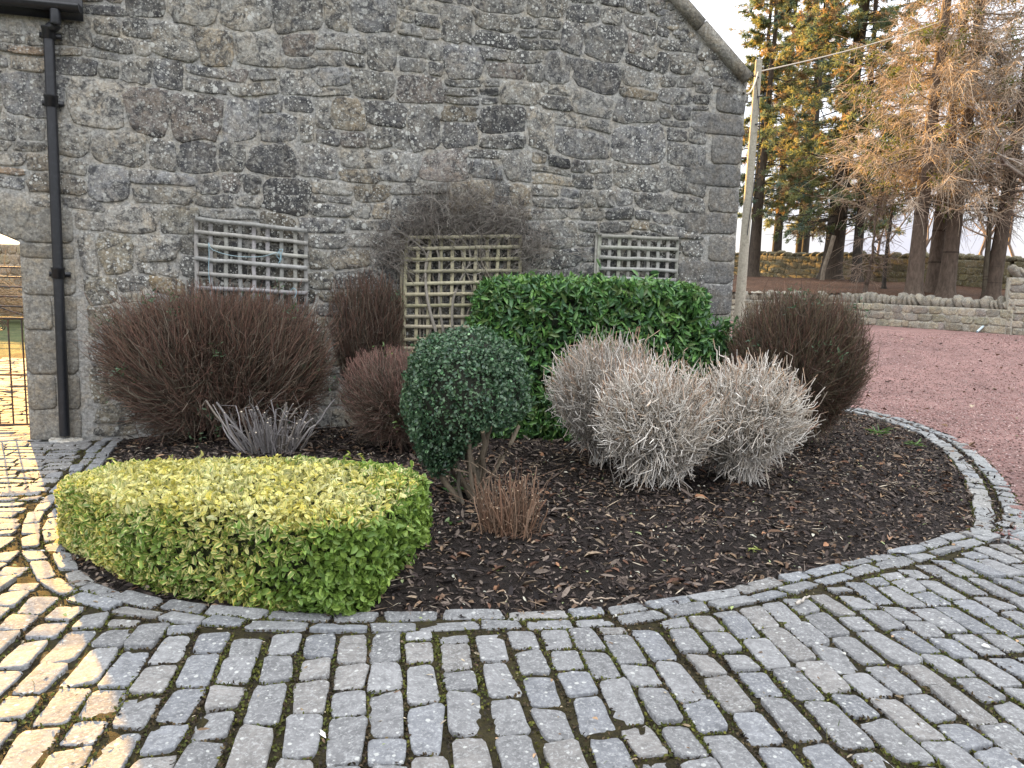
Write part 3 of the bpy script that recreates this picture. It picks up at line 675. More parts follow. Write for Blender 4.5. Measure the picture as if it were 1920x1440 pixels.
# ================================================================== SHRUBS
TW_RED = .85 * np.array([[.13, .075, .055], [.085, .056, .045], [.17, .11, .08], [.085, .070, .050], [.145, .080, .060], [.12, .105, .075], [.22, .18, .14]])
TW_PALE = 1.18 * np.array([[.50, .47, .425], [.40, .365, .32], [.56, .535, .49], [.34, .295, .24], [.46, .42, .365]])
def palcol(pal, n, lo=.75, hi=1.25): return pal[rng.integers(0, len(pal), n)] * rng.uniform(lo, hi, (n, 1))
def sphere_dirs(n, zmin=-1.0):
    z = rng.uniform(zmin, 1, n); a = rng.uniform(0, 2 * math.pi, n); r = np.sqrt(1 - z * z); return np.stack([r * np.cos(a), r * np.sin(a), z], 1)
def boxy(d, p):
    """unit direction -> point of a superellipsoid with exponent p"""
    r = (np.abs(d) ** p).sum(1) ** (-1 / p); return d * r[:, None]
def twig_shrub(name, label, base, centre, half, n, pal, r0=.0028, shape=2.6, zmin=-.75, f0=(.25, .85), up=.35, stems=14, stem_r=.012, tipcol=None, droop=0.0, group=None, leaf=0, leafcol=None, fill=.35, squash=None, cat='shrub', jag=.05, rot=0.0, wig=.012, tipfrac=.25, cross=1.0, thin_low=0.0):
    base = np.array(base, float); centre = np.array(centre, float); half = np.array(half, float)
    t = thing(name, label, cat, base, group); ca, sa = math.cos(rot), math.sin(rot); Rm = np.array([[ca, -sa, 0], [sa, ca, 0], [0, 0, 1.]])
    def surf(m, f=1.0):
        s = boxy(sphere_dirs(m, zmin), shape)
        s = s * (np.where(rng.random((m, 1)) < fill, rng.uniform(.45, .97, (m, 1)), rng.normal(1, jag, (m, 1)))) * f
        if thin_low: s[:, 2] = np.where((s[:, 2] < -.25) & (rng.random(m) < thin_low), rng.uniform(-.2, 1, m) * np.abs(s[:, 2]), s[:, 2])
        s[:, 2] += .06 * vnoise(s[:, 0] * 3, s[:, 1] * 3, 0, half[0] * 9)
        s *= (1 + .05 * vnoise(s[:, 0] * 2.5, s[:, 1] * 2.5, s[:, 2] * 2.5, half[2] * 7))[:, None]
        if squash is not None: s[:, :2] *= (squash + (1 - squash) * smooth(-1.0, .25, s[:, 2]))[:, None]
        return centre + (s * half) @ Rm.T
    # main stems
    mb = MB(); tip = surf(stems, .72); b0 = base + np.c_[rng.normal(0, half[0] * .14, stems), rng.normal(0, half[1] * .14, stems), np.full(stems, -.02)]
    K = 6; q = np.linspace(0, 1, K)[None, :, None]; P = b0[:, None] * (1 - q) + tip[:, None] * q; P[:, :, 2] += (np.sin(q[..., 0] * math.pi) * .06)
    P += rng.normal(0, .015, P.shape) * (q > 0) * (q < 1)
    tubes(mb, P, stem_r * np.linspace(1, .4, K)[None] * rng.uniform(.6, 1.2, (stems, 1)), 6, palcol(pal, stems, .6, .95)); mb.build('stems', M_twig, t, base, True)
    # twigs: leave a stem, bend outward and upward, end on the clipped surface
    mb = MB(); tip = surf(n); j = rng.integers(0, stems, n)
    dist = ((tip[:, None, :2] - P[None, :, -1, :2]) ** 2).sum(-1) + rng.exponential(.05, (n, stems)); j = dist.argmin(1)
    f = rng.uniform(*f0, n); fi = f * (K - 1); lo = np.minimum(fi.astype(int), K - 2); fr = (fi - lo)[:, None]
    st = P[j, lo] * (1 - fr) + P[j, lo + 1] * fr
    out = nrm(tip - st); ln = np.linalg.norm(tip - st, axis=1)
    mxl = half.max() * rng.uniform(.35, .95, n); sc = np.minimum(1, mxl / ln)[:, None]; st = tip - (tip - st) * sc; ln = ln * sc[:, 0]
    ctrl = (st + tip) / 2 + np.c_[np.zeros((n, 2)), ln * .0] - np.c_[np.zeros((n, 2)), -ln * (-up) * .35 - droop * 0] + out * 0
    ctrl = ctrl + rng.normal(0, 1, (n, 3)) * (ln * .15)[:, None]
    if droop: ctrl[:, 2] += droop * ln * smooth(.1, -.6, (tip[:, 2] - centre[2]) / half[2])
    Kt = 5; q = np.linspace(0, 1, Kt)[None, :, None]; Q = st[:, None] * (1 - q) ** 2 + 2 * ctrl[:, None] * q * (1 - q) + tip[:, None] * q ** 2
    Q += rng.normal(0, wig, Q.shape) * (q > .1) * (q < .95)
    rr = r0 * rng.uniform(.6, 1.35, (n, 1)) * np.linspace(1.25, .62, Kt)[None]
    cc = np.repeat(palcol(pal, n)[:, None], Kt, 1)
    if tipcol is not None:
        ht = smooth(-.2, .8, (tip[:, 2] - centre[2]) / half[2]); pick = (rng.random(n) < tipfrac + .42 * ht)[:, None]
        tc_ = palcol(np.array(tipcol), n, .85, 1.2)
        for k, wgt in ((3, .45), (4, 1.0)): cc[:, k] = np.where(pick, cc[:, k] * (1 - wgt) + tc_ * wgt, cc[:, k])
    tubes(mb, Q, rr, 3, cc)
    m = int(n * cross); j = rng.integers(0, n, m); k = rng.integers(1, 4, m); s1 = Q[j, k]; d1 = nrm(nrm(Q[j, 4] - Q[j, 0]) + rng.normal(0, .75, (m, 3)) + np.array([0, 0, .15])); l1 = np.minimum(ln[j] * rng.uniform(.25, .7, m), half.max() * .5)
    e1 = s1 + d1 * l1[:, None]; lim = ((np.abs(e1 - centre) / (half * 1.02)) ** 2.6).sum(1) < 1.15; s1, e1, l1 = s1[lim], e1[lim], l1[lim]; m = len(s1)
    q2 = np.linspace(0, 1, 4)[None, :, None]; S = s1[:, None] * (1 - q2) + e1[:, None] * q2 + rng.normal(0, .05, (m, 1, 3)) * l1[:, None, None] * 4 * q2 * (1 - q2) + rng.normal(0, wig * .5, (m, 4, 3)) * (q2 > 0)
    tubes(mb, S, r0 * .8 * rng.uniform(.6, 1.2, (m, 1)) * np.linspace(1.1, .6, 4)[None], 3, palcol(pal, m)); mb.build('twigs', M_twig, t, base, False)
    if leaf:
        mb = MB(); k = rng.integers(0, n, leaf); clus = np.sort(rng.integers(0, max(3, leaf // 14), leaf)); seed = rng.integers(0, n, leaf)
        pk = Q[seed[clus], 4] + rng.normal(0, .035, (leaf, 3)) - (Q[seed[clus], 4] - centre) * .04
        leaves(mb, pk, sphere_dirs(leaf, -.3), sphere_dirs(leaf, 0), rng.uniform(.025, .05, leaf), rng.uniform(.008, .016, leaf), palcol(np.array(leafcol), leaf)); mb.build('leaves', M_leaf, t, base)
    return t
LG = [[.055, .11, .045], [.08, .14, .06], [.10, .17, .09], [.045, .09, .05]]
# wide red-brown bush by the wall
c = D(408, 690, 6.80); twig_shrub('dogwood_bush', 'wide clipped red-brown bush below the sagging grey trellis', (c[0], 6.82, .07), (c[0], 6.80, .74), (.95, .47, .66), 11000, TW_RED, r0=.0028, wig=.020, jag=.10, shape=3.4,
    tipcol=[[.20, .110, .078], [.155, .085, .065], [.15, .11, .075]], leaf=1000, leafcol=LG, stems=26, fill=.4, squash=.78)
c = D(690, 600, 7.62); twig_shrub('dogwood_bush', 'narrow upright red-brown bush left of the tall yellowish trellis', (c[0], 7.62, .08), (c[0], 7.60, 1.02), (.36, .27, .60), 3200, TW_RED, r0=.0024, shape=4.0,
    tipcol=[[.20, .110, .078], [.155, .085, .065], [.15, .11, .075]], leaf=160, leafcol=LG, stems=14, fill=.35, squash=.45, zmin=-.9)
c = D(742, 780, 6.55); twig_shrub('dogwood_bush', 'low brown twiggy bush half hidden behind the dark green ball bush', (c[0] + .1, 6.55, .08), (c[0] + .02, 6.55, .54), (.50, .42, .46), 3600, np.vstack([TW_RED, [[.16, .12, .09], [.19, .15, .12]]]), r0=.0024, shape=2.6,
    tipcol=[[.30, .17, .14], [.24, .13, .11]], leaf=150, leafcol=[[.16, .24, .05], [.12, .2, .06]], stems=14, fill=.35, squash=.6)
c = D(1497, 700, 7.35); twig_shrub('dogwood_bush', 'rounded brown and green bush at the corner of the building beside the red gravel', (c[0] - .05, 7.4, .08), (c[0], 7.40, .80), (.64, .55, .77), 8500, np.vstack([TW_RED, [[.10, .085, .05]], [[.12, .10, .06]]]), r0=.0028, wig=.020, shape=2.5,
    tipcol=[[.20, .11, .08], [.15, .12, .07]], leaf=900, leafcol=LG, stems=22, fill=.4, squash=.55, jag=.07)
# bare pale shrubs
PT = [[.42, .27, .17], [.36, .21, .14], [.47, .33, .22]]
gp = 'pale bare clipped shrubs in the bed'
c = D(1135, 765, 6.30); twig_shrub('bare_shrub', 'greyish bare shrub standing behind and left of the other pale shrubs', (c[0] - .02, 6.25, .07), (c[0], 6.30, .62), (.46, .42, .53), 2700, TW_PALE * .9, r0=.0042, wig=.024, jag=.11, cross=.7, thin_low=.55, shape=2.6, tipcol=PT, stems=20, stem_r=.010, fill=.45, squash=.5, droop=.25, group=gp, tipfrac=.0)
c = D(1228, 800, 5.65); twig_shrub('bare_shrub', 'pale bare shrub in the middle of the three, spraying twigs to the ground', (c[0], 5.65, .06), (c[0], 5.65, .55), (.43, .40, .49), 2700, TW_PALE * 1.12, r0=.0045, wig=.026, jag=.13, cross=.7, thin_low=.5, shape=2.5, tipcol=PT, stems=20, stem_r=.010, fill=.4, squash=.72, droop=.5, group=gp, zmin=-.95, tipfrac=.0)
c = D(1405, 800, 5.85); twig_shrub('bare_shrub', 'pale bare shrub nearest to the red gravel, rounded with outward twigs', (c[0] - .05, 5.85, .06), (c[0] - .03, 5.85, .56), (.44, .43, .49), 2700, TW_PALE * 1.12, r0=.0045, wig=.026, jag=.13, cross=.7, thin_low=.5, shape=2.4, tipcol=PT, stems=20, stem_r=.010, fill=.4, squash=.55, droop=.5, group=gp, zmin=-.95, tipfrac=.0)

# cut stumps: bundles of stems pruned near the ground
def stool(name, label, base, spread, h, n, pal, r, cap, lean=.5, cat='pruned shrub', thin=0):
    base = np.array(base, float); t = thing(name, label, cat, base)
    a = rng.uniform(0, 2 * math.pi, n); rad = np.sqrt(rng.random(n)); b0 = base + np.c_[np.cos(a) * rad * spread[0] * .45, np.sin(a) * rad * spread[1] * .45, np.full(n, -.03)]
    hh = h * rng.uniform(.45, 1.12, n); tip = b0 + np.c_[np.cos(a) * rad * spread[0] * lean * hh / h, np.sin(a) * rad * spread[1] * lean * hh / h, hh] + rng.normal(0, .02, (n, 3))
    K = 6; q = np.linspace(0, 1, K)[None, :, None]; P = b0[:, None] * (1 - q) + tip[:, None] * q + np.sin(q * math.pi) * rng.normal(0, .028, (n, 1, 3)); P += rng.normal(0, .004, P.shape)
    mb = MB(); tubes(mb, P, r * rng.uniform(.55, 1.4, (n, 1)) * np.linspace(1.15, .9, K)[None], 6, palcol(pal, n), cap=cap); mb.build('stems', M_twig, t, base, True)
    if thin:
        j = rng.integers(0, n, thin); k = rng.integers(1, K, thin); st = P[j, k]; tp = st + nrm(rng.normal(0, 1, (thin, 3)) + [0, 0, .8]) * rng.uniform(.05, .2, (thin, 1))
        mb = MB(); q = np.linspace(0, 1, 4)[None, :, None]; Q = st[:, None] * (1 - q) + tp[:, None] * q + rng.normal(0, .006, (thin, 4, 3)) * (q > 0)
        tubes(mb, Q, .0022 * np.linspace(1, .5, 4)[None], 3, palcol(pal, thin)); mb.build('twigs', M_twig, t, base)
    return t
c = G(512, 868); stool('coppiced_shrub', 'grey cut stems fanning up behind the variegated hedge', (c[0], c[1], .06), (.44, .28), .46, 90, np.array([[.23, .215, .215], [.17, .16, .155], [.27, .25, .24], [.20, .175, .15]]), .0072, (.48, .42, .33), lean=.7, thin=260)
c = G(950, 1026); stool('coppiced_shrub', 'small clump of thin brown cut stems in front of the ball bush', (c[0], c[1], .03), (.30, .24), .40, 150, np.array([[.19, .115, .075], [.15, .085, .055], [.24, .16, .11], [.12, .08, .055]]), .0042, (.34, .25, .17), lean=.42, thin=320)

# ------------------------------------------------------------------ leafy hedges
def core(mb, pts_fn, n, c): pass
def leaf_surface(t, base, name, mat, n, sampler, L, Wd, colf, spread=.85, fold=.22, curl=.15, depth=.10, back=None, gaps=.0, shoots=0):
    P, Nn = sampler(n)
    if gaps:
        g = vnoise(P[:, 0] * 9, P[:, 1] * 9, P[:, 2] * 9, 6) + .5 * vnoise(P[:, 0] * 21, P[:, 1] * 21, P[:, 2] * 21, 2); k = (g < 1.0 - gaps) | (rng.random(n) < .18); P, Nn = P[k], Nn[k]; n = len(P)
    if shoots:
        i = rng.integers(0, n, shoots); k = 9; q = np.linspace(0, 1, k)[None, :, None]; L_ = L * rng.uniform(.7, 1.9, shoots); d = nrm(Nn[i] + rng.normal(0, .35, (shoots, 3)) + [0, 0, .3]); st = P[i][:, None] + d[:, None] * L_[:, None, None] * q
        P = np.vstack([P, st[:, 2:].reshape(-1, 3)]); Nn = np.vstack([Nn, np.repeat(d, k - 2, 0)]); n = len(P)
    din = rng.random(n) ** 1.6 * depth; P = P - Nn * din[:, None]
    d = nrm(Nn * rng.uniform(.1, .9, (n, 1)) + rng.normal(0, spread, (n, 3)) + (back if back is not None else 0)); nn = nrm(Nn + rng.normal(0, .55, (n, 3)))
    l = L * rng.uniform(.55, 1.3, n); mb = MB(); leaves(mb, P - d * l[:, None] * .4, d, nn, l, Wd * l / L * rng.uniform(.85, 1.2, n), colf(P, Nn, n), fold, curl)
    return mb.build(name, mat, t, base)
def dark_core(t, base, name, mat, verts_fn, c, nu=40, nv=24):
    U, V = np.meshgrid(np.linspace(0, 2 * math.pi, nu, endpoint=False), np.linspace(-math.pi / 2, math.pi / 2, nv)); d = np.stack([np.cos(V) * np.cos(U), np.cos(V) * np.sin(U), np.sin(V)], -1).reshape(-1, 3)
    P = verts_fn(d); i = np.arange(nu * nv).reshape(nv, nu); a, b = i[:-1], np.roll(i[:-1], -1, 1); q = np.stack([a, b, np.roll(i[1:], -1, 1), i[1:]], -1).reshape(-1, 4)
    return MB().add(P, q, c).build(name, mat, t, base, True)
def sup_sampler(centre, half, p, rot=0.0, zmin=-.95, lump=.04, warp=None, fine=.016):
    ca, sa = math.cos(rot), math.sin(rot); Rm = np.array([[ca, -sa, 0], [sa, ca, 0], [0, 0, 1.]]); half = np.array(half); centre = np.array(centre)
    def pt(d):
        s = boxy(d, p); hf = s * half * 26; s = s * (1 + fine / np.max(half) * vnoise(hf[:, 0], hf[:, 1], hf[:, 2], 2 + p))[:, None]; s = s * (1 + lump * vnoise(s[:, 0] * half[0] * 7, s[:, 1] * half[1] * 7, s[:, 2] * half[2] * 7, p))[:, None]
        if warp: s = warp(s)
        return s
    def f(n):
        # area-even sampling by rejection on a cube of directions
        m = n * 4; e = rng.uniform(-1, 1, (m, 3)); ax = rng.choice(3, m, p=np.array([half[1] * half[2], half[0] * half[2], half[0] * half[1]]) / (half[1] * half[2] + half[0] * half[2] + half[0] * half[1]))
        e[np.arange(m), ax] = np.sign(rng.uniform(-1, 1, m)); d = nrm(e); d = d[d[:, 2] > zmin * .9][:n]; n2 = len(d)
        while n2 < n: d = np.vstack([d, d])[:n]; n2 = len(d)
        s = pt(d); g = np.sign(s) * np.abs(s) ** (p - 1) / half; return centre + (s * half) @ Rm.T, nrm(g) @ Rm.T
    def shell(scale): return lambda d: centre + (pt(d) * half * scale) @ Rm.T
    return f, shell
# variegated hedge
A = G(118, 1010); Bp = G(770, 1120)
hx = .5 * (D(95, 950, 4.35)[0] + D(805, 1000, 3.95)[0])
VC = np.array([-1.585, 4.12, .245]); VH = (1.075, .55, .275); VR = math.radians(-13)
t = thing('variegated_hedge', 'low clipped hedge with cream-edged yellow-green leaves at the front of the bed', 'hedge', (VC[0], VC[1], 0)); B = np.array(t.location)
def vwarp(s):
    s = s.copy(); sq = smooth(.45, .95, s[:, 0]); s[:, 1] = s[:, 1] * (1 - sq) + np.sign(s[:, 1]) * np.abs(s[:, 1]) ** .75 * sq; lf = smooth(.15, -1.0, s[:, 0]); s[:, 0] *= 1 - .10 * s[:, 1] ** 2 * lf; s[:, 1] = s[:, 1] * (1 - .42 * lf) + .26 * lf; s[:, 2] = -1 + (s[:, 2] + 1) * (1 - .20 * smooth(.5, -1, s[:, 0])); return s
fs, sh = sup_sampler(VC, VH, 7.0, VR, -.95, .022, vwarp)
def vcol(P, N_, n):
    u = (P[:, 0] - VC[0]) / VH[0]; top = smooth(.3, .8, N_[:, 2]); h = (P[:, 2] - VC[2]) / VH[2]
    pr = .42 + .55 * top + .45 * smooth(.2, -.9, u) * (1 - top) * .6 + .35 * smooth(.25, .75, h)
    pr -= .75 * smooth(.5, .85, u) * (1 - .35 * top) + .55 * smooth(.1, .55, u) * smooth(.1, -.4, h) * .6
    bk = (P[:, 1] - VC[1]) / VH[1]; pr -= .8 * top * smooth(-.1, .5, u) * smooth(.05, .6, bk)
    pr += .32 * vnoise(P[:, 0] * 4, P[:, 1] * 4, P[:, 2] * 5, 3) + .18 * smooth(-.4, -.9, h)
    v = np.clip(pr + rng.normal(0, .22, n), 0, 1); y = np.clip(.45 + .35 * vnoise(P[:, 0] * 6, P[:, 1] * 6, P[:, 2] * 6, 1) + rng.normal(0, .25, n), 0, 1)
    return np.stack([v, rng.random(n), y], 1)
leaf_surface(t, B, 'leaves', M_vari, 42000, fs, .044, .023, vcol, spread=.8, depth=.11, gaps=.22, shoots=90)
dark_core(t, B, 'branches', M_twig, sh(.87), (.030, .035, .016))  # closed dark body: the hedge's inner shade put into its colour, no modelled branches
# laurel hedge
c0 = D(884, 680, 7.45); c1 = D(1335, 680, 7.30)
LC = np.array([(c0[0] + c1[0]) / 2, 7.62, .83]); LH = ((c1[0] - c0[0]) / 2, .42, .80)
t = thing('laurel_hedge', 'tall clipped laurel hedge with long glossy dark green leaves against the wall', 'hedge', (LC[0], LC[1], 0)); B = np.array(t.location)
fs, sh = sup_sampler(LC, LH, 7.0, math.radians(4), -.99, .03)
PALL = 1.2 * np.array([[.060, .145, .038], [.080, .185, .046], [.045, .11, .038], [.115, .235, .060], [.07, .15, .07], [.10, .15, .05]])
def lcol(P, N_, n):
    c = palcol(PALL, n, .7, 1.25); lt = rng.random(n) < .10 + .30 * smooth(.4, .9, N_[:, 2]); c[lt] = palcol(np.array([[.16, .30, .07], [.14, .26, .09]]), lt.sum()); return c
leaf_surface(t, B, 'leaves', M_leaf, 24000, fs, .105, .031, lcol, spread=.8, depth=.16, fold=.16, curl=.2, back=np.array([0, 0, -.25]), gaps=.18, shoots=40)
dark_core(t, B, 'branches', M_twig, sh(.74), (.018, .024, .012))  # opaque lump inside the laurel, coloured dark as interior shade rather than real branches
# self-sown laurel in the gap by the corner bush
c = D(1352, 630, 7.75); LP = np.array([c[0], 7.8, .66])
t = thing('laurel_shrub', 'small dark laurel filling the gap between the hedge and the corner bush', 'shrub', (LP[0], LP[1], .05)); B = np.array(t.location)
fs, sh = sup_sampler(LP, (.26, .24, .62), 2.4, 0, -.98, .12); leaf_surface(t, B, 'leaves', M_leaf, 1500, fs, .11, .034, lambda P, N_, n: palcol(PALL * .9, n, .7, 1.25), spread=.9, depth=.25, curl=.2)
mb = MB(); st = B + np.c_[rng.normal(0, .03, (9, 2)), np.full(9, -.05)]; tp = LP + rng.normal(0, .14, (9, 3)); q = np.linspace(0, 1, 5)[None, :, None]; tubes(mb, st[:, None] * (1 - q) + tp[:, None] * q, .008, 5, palcol(TW_RED, 9)); mb.build('stems', M_twig, t, B)
# dark green ball bush on gnarled stems
c = D(873, 745, 5.15); BC = np.array([c[0], 5.15, c[2] + .0]); rx = (D(990, 745, 5.15)[0] - D(755, 745, 5.15)[0]) / 2
t = thing('ball_bush', 'dark green clipped ball of tiny leaves on gnarled bare stems', 'shrub', (BC[0], BC[1], .05)); B = np.array(t.location)
def bwarp(s):
    s = s.copy(); lo = smooth(-.1, -1.0, s[:, 2]); s[:, 2] -= .30 * smooth(.0, -.6, s[:, 0]) * lo; s[:, 2] += .42 * smooth(-.15, .6, s[:, 0]) * lo; s[:, :2] *= (1 - .18 * lo)[:, None]; return s
fs, sh = sup_sampler(BC, (rx, rx * .98, rx * 1.10), 2.15, 0, -.98, .075, bwarp, .03)
PALB = np.array([[.045, .095, .048], [.056, .118, .056], [.034, .076, .044], [.078, .140, .066], [.095, .155, .085]])
leaf_surface(t, B, 'leaves', M_leaf, 32000, fs, .025, .017, lambda P, N_, n: palcol(PALB, n, .65, 1.35) * np.where(rng.random((n, 1)) < .05, 2.4, 1), spread=.9, depth=.13, fold=.12, gaps=.25, shoots=120)
dark_core(t, B, 'branches', M_twig, sh(.86), (.022, .024, .016))  # core of the ball, its dark colour stands for shade between the leaves
bx = G(888, 968); ns = 13; b0 = np.array([bx[0], bx[1] + .05, .02]) + np.c_[rng.normal(0, .055, ns), rng.normal(0, .05, ns), np.zeros(ns)]
a = np.linspace(0, 2 * math.pi, ns, endpoint=False); tp = BC + np.c_[np.cos(a) * rx * rng.uniform(.3, .66, ns), np.sin(a) * rx * rng.uniform(.3, .6, ns), rng.uniform(-.42, -.1, ns)]
tp[0] = D(972, 800, 5.02); tp[1] = D(925, 790, 4.86); tp[2] = D(905, 810, 4.82); tp[3] = D(880, 800, 4.85)
K = 7; q = np.linspace(0, 1, K)[None, :, None]; P = b0[:, None] * (1 - q) + tp[:, None] * q + np.sin(q * math.pi) * rng.normal(0, .02, (ns, 1, 3)) + rng.normal(0, .008, (ns, K, 3)) * (q > 0)
mb = MB(); tubes(mb, P, rng.uniform(.013, .024, (ns, 1)) * np.array([1.25, 1.0, .95, .9, .95, 1.0, .8])[None], 8, palcol(np.array([[.20, .165, .12], [.16, .13, .095], [.23, .19, .14], [.13, .115, .09]]), ns), cap=(.38, .30, .20))
j = rng.integers(0, ns, 60); k = rng.integers(3, K, 60); st = P[j, k]; e = st + nrm(rng.normal(0, 1, (60, 3)) + [0, 0, .4]) * rng.uniform(.04, .13, (60, 1)); q = np.linspace(0, 1, 3)[None, :, None]
tubes(mb, st[:, None] * (1 - q) + e[:, None] * q, .005 * np.linspace(1, .6, 3)[None], 5, palcol(np.array([[.22, .17, .12], [.28, .22, .16]]), 60), cap=(.42, .34, .24)); mb.build('stems', M_bark, t, B, True)

# climber spread over the wall above the tall trellis
t = thing('climbing_shrub', 'leafless grey climber matted on the wall above the tall trellis', 'climber', wp(*W(870, 660, .03), .03)); B = np.array(t.location)
mb = MB(); nst = 15; sx = rng.uniform(775, 965, nst); ex_ = sx + rng.normal(0, 50, nst)
P = np.array([catmull([wp(*W(x0, 655, .05), rng.uniform(.02, .085)), wp(*W(x0 + (x1 - x0) * .4 + rng.normal(0, 18), 560, .05), rng.uniform(.02, .085)), wp(*W(x1 + rng.normal(0, 22), 480, .05), rng.uniform(.03, .09)), wp(*W(x1 + rng.normal(0, 15), 425, .05), .08)], 5) for x0, x1 in zip(sx, ex_)])
tubes(mb, P, np.linspace(.016, .008, P.shape[1])[None] * rng.uniform(.6, 1.2, (nst, 1)), 5, palcol(np.array([[.17, .15, .12], [.22, .20, .17]]), nst)); mb.build('stems', M_twig, t, B, True)
mb = MB(); n = 1900
ang = rng.uniform(-.35, math.pi + .35, n); rad = rng.beta(2.0, 1.5, n)
ex = 868 + np.cos(ang) * rad * 178; ey = 452 - np.sin(ang) * rad * 128 * (1 + .1 * np.sin(ang * 5)) + rng.normal(0, 9, n)
low = (ex > 758) & (ex < 980) & (ey > 436) & (rng.random(n) < .9); ey[low] = rng.uniform(385, 436, low.sum()); side = rng.random(n) < .20; ey[side] = rng.uniform(430, 505, side.sum()); ex[side] = np.where(rng.random(side.sum()) < .45, 752 - rng.exponential(28, side.sum()), 978 + rng.exponential(24, side.sum()))
inn = rng.random(n) < .07; ex[inn] = rng.uniform(860, 985, inn.sum()); ey[inn] = rng.uniform(445, 560, inn.sum())
tip = np.array([wp(*W(x, y, .08), rng.uniform(.01, .16)) for x, y in zip(ex, ey)])
dirx = nrm(np.c_[(ex - 868) / 170 + rng.normal(0, .6, n), rng.normal(.45, .75, n)]); ln = rng.uniform(.07, .30, n)
st = tip - (dirx[:, :1] * WS + dirx[:, 1:] * np.array([0, 0, 1.])) * ln[:, None] - WN * rng.uniform(-.03, .06, (n, 1))
q = np.linspace(0, 1, 5)[None, :, None]; Q = st[:, None] * (1 - q) + tip[:, None] * q + np.sin(q * math.pi) * rng.normal(0, .045, (n, 1, 3)) + rng.normal(0, .010, (n, 5, 3))
tubes(mb, Q, .0021 * rng.uniform(.6, 1.5, (n, 1)) * np.linspace(1.2, .6, 5)[None], 3, palcol(np.array([[.17, .15, .13], [.13, .11, .095], [.22, .20, .18], [.26, .24, .21]]), n)); mb.build('twigs', M_twig, t, B)

# small seedlings and tufts in the bed
def sprig(name, label, base, n, L, Wd, pal, h=.12, cat='seedling'):
    base = np.array(base); t = thing(name, label, cat, base); mb = MB(); a = rng.uniform(0, 2 * math.pi, n); d = nrm(np.c_[np.cos(a), np.sin(a), rng.uniform(.1, 1.0, n)])
    P = base + np.c_[rng.normal(0, .02, (n, 2)), rng.uniform(.01, h, n)]; leaves(mb, P, d, nrm(np.c_[-np.cos(a) * .4, -np.sin(a) * .4, np.ones(n)]), L * rng.uniform(.6, 1.2, n), Wd, palcol(np.array(pal), n)); mb.build('leaves', M_leaf, t, base)
    mb = MB(); s = np.array([[base, base + [0, .0, h * .6], base + [.005, 0, h]]]); tubes(mb, s, .003, 5, np.array([[.12, .14, .06]])); mb.build('stem', M_twig, t, base); return t
p = G(850, 950); sprig('laurel_seedling', 'dark laurel seedling at the foot of the ball bush', (p[0], p[1], .04), 22, .11, .032, PALL, .20)
p = G(845, 1005); sprig('laurel_seedling', 'low green seedling on the mulch between hedge and cut brown stems', (p[0], p[1], .03), 12, .07, .03, PALL, .06)
p = G(1020, 812); sprig('laurel_seedling', 'drooping laurel sprig below the laurel hedge', (p[0], p[1], .06), 16, .12, .034, PALL, .22)
p = G(1645, 822); sprig('grass_tuft', 'bright green grass tuft at the back of the mulch bed', (p[0], p[1], .04), 22, .16, .010, [[.14, .26, .06], [.10, .2, .05]], .03, 'grass tuft')
p = G(1715, 842); sprig('grass_tuft', 'short green tuft near the curved side edging', (p[0], p[1], .03), 14, .12, .010, [[.14, .26, .06], [.10, .2, .05]], .02, 'grass tuft')
p = G(1412, 1045); sprig('bulb_shoot', 'tiny yellow-green shoot on the mulch near the front edging', (p[0], p[1], .02), 7, .05, .016, [[.30, .34, .08]], .03, 'shoot')
p = G(930, 1085); sprig('bulb_shoot', 'tiny pale green shoots below the cut brown stems', (p[0], p[1], .02), 12, .035, .014, [[.22, .30, .10]], .03, 'shoot')
p = G(1575, 965); sprig('bulb_shoot', 'small pale leaf shoot in the middle of the open mulch', (p[0], p[1], .02), 6, .045, .016, [[.24, .32, .14]], .03, 'shoot')
def stick(name, label, paths, r, c, cat='twig'):
    mb = MB(); B = np.mean([q for q in paths[0]], 0)
    for q in paths: q = catmull(np.array(q), 5); tubes(mb, (q + rng.normal(0, .004, q.shape))[None], np.linspace(r, r * .55, len(q))[None], 6, np.array([c]))
    return tag(mb.build(name, M_twig, None, B, True), label, cat)
def gp_(x, y, z): v = G(x, y, z); return v
stick('fallen_branch', 'pale forked branch lying on the mulch by the corner bush', [[gp_(1555, 838, .05), gp_(1575, 828, .07), gp_(1600, 835, .05)], [gp_(1572, 829, .07), gp_(1578, 820, .09), gp_(1584, 815, .10)]], .013, (.34, .29, .22))
stick('fallen_branch', 'thick bent root lying at the foot of the corner bush', [[gp_(1530, 825, .10), gp_(1535, 838, .07), gp_(1545, 848, .04), gp_(1562, 850, .03)]], .018, (.24, .20, .14))
stick('fallen_twig', 'long pale twig lying beside the front edging', [[gp_(1070, 1125, .02), gp_(1085, 1130, .022), gp_(1110, 1122, .02), gp_(1155, 1122, .02)]], .006, (.34, .27, .21))
stick('fallen_twig', 'forked brown twig lying on the mulch below the cut brown stems', [[gp_(1040, 1105, .02), gp_(1063, 1092, .03), gp_(1080, 1082, .03), gp_(1105, 1075, .02)], [gp_(1063, 1092, .03), gp_(1072, 1103, .02)]], .006, (.25, .16, .10))
stick('fallen_twig', 'weathered stick lying across the edging setts on the right', [[gp_(1492, 1132, .03), gp_(1505, 1125, .034), gp_(1518, 1119, .03)]], .009, (.36, .33, .29))

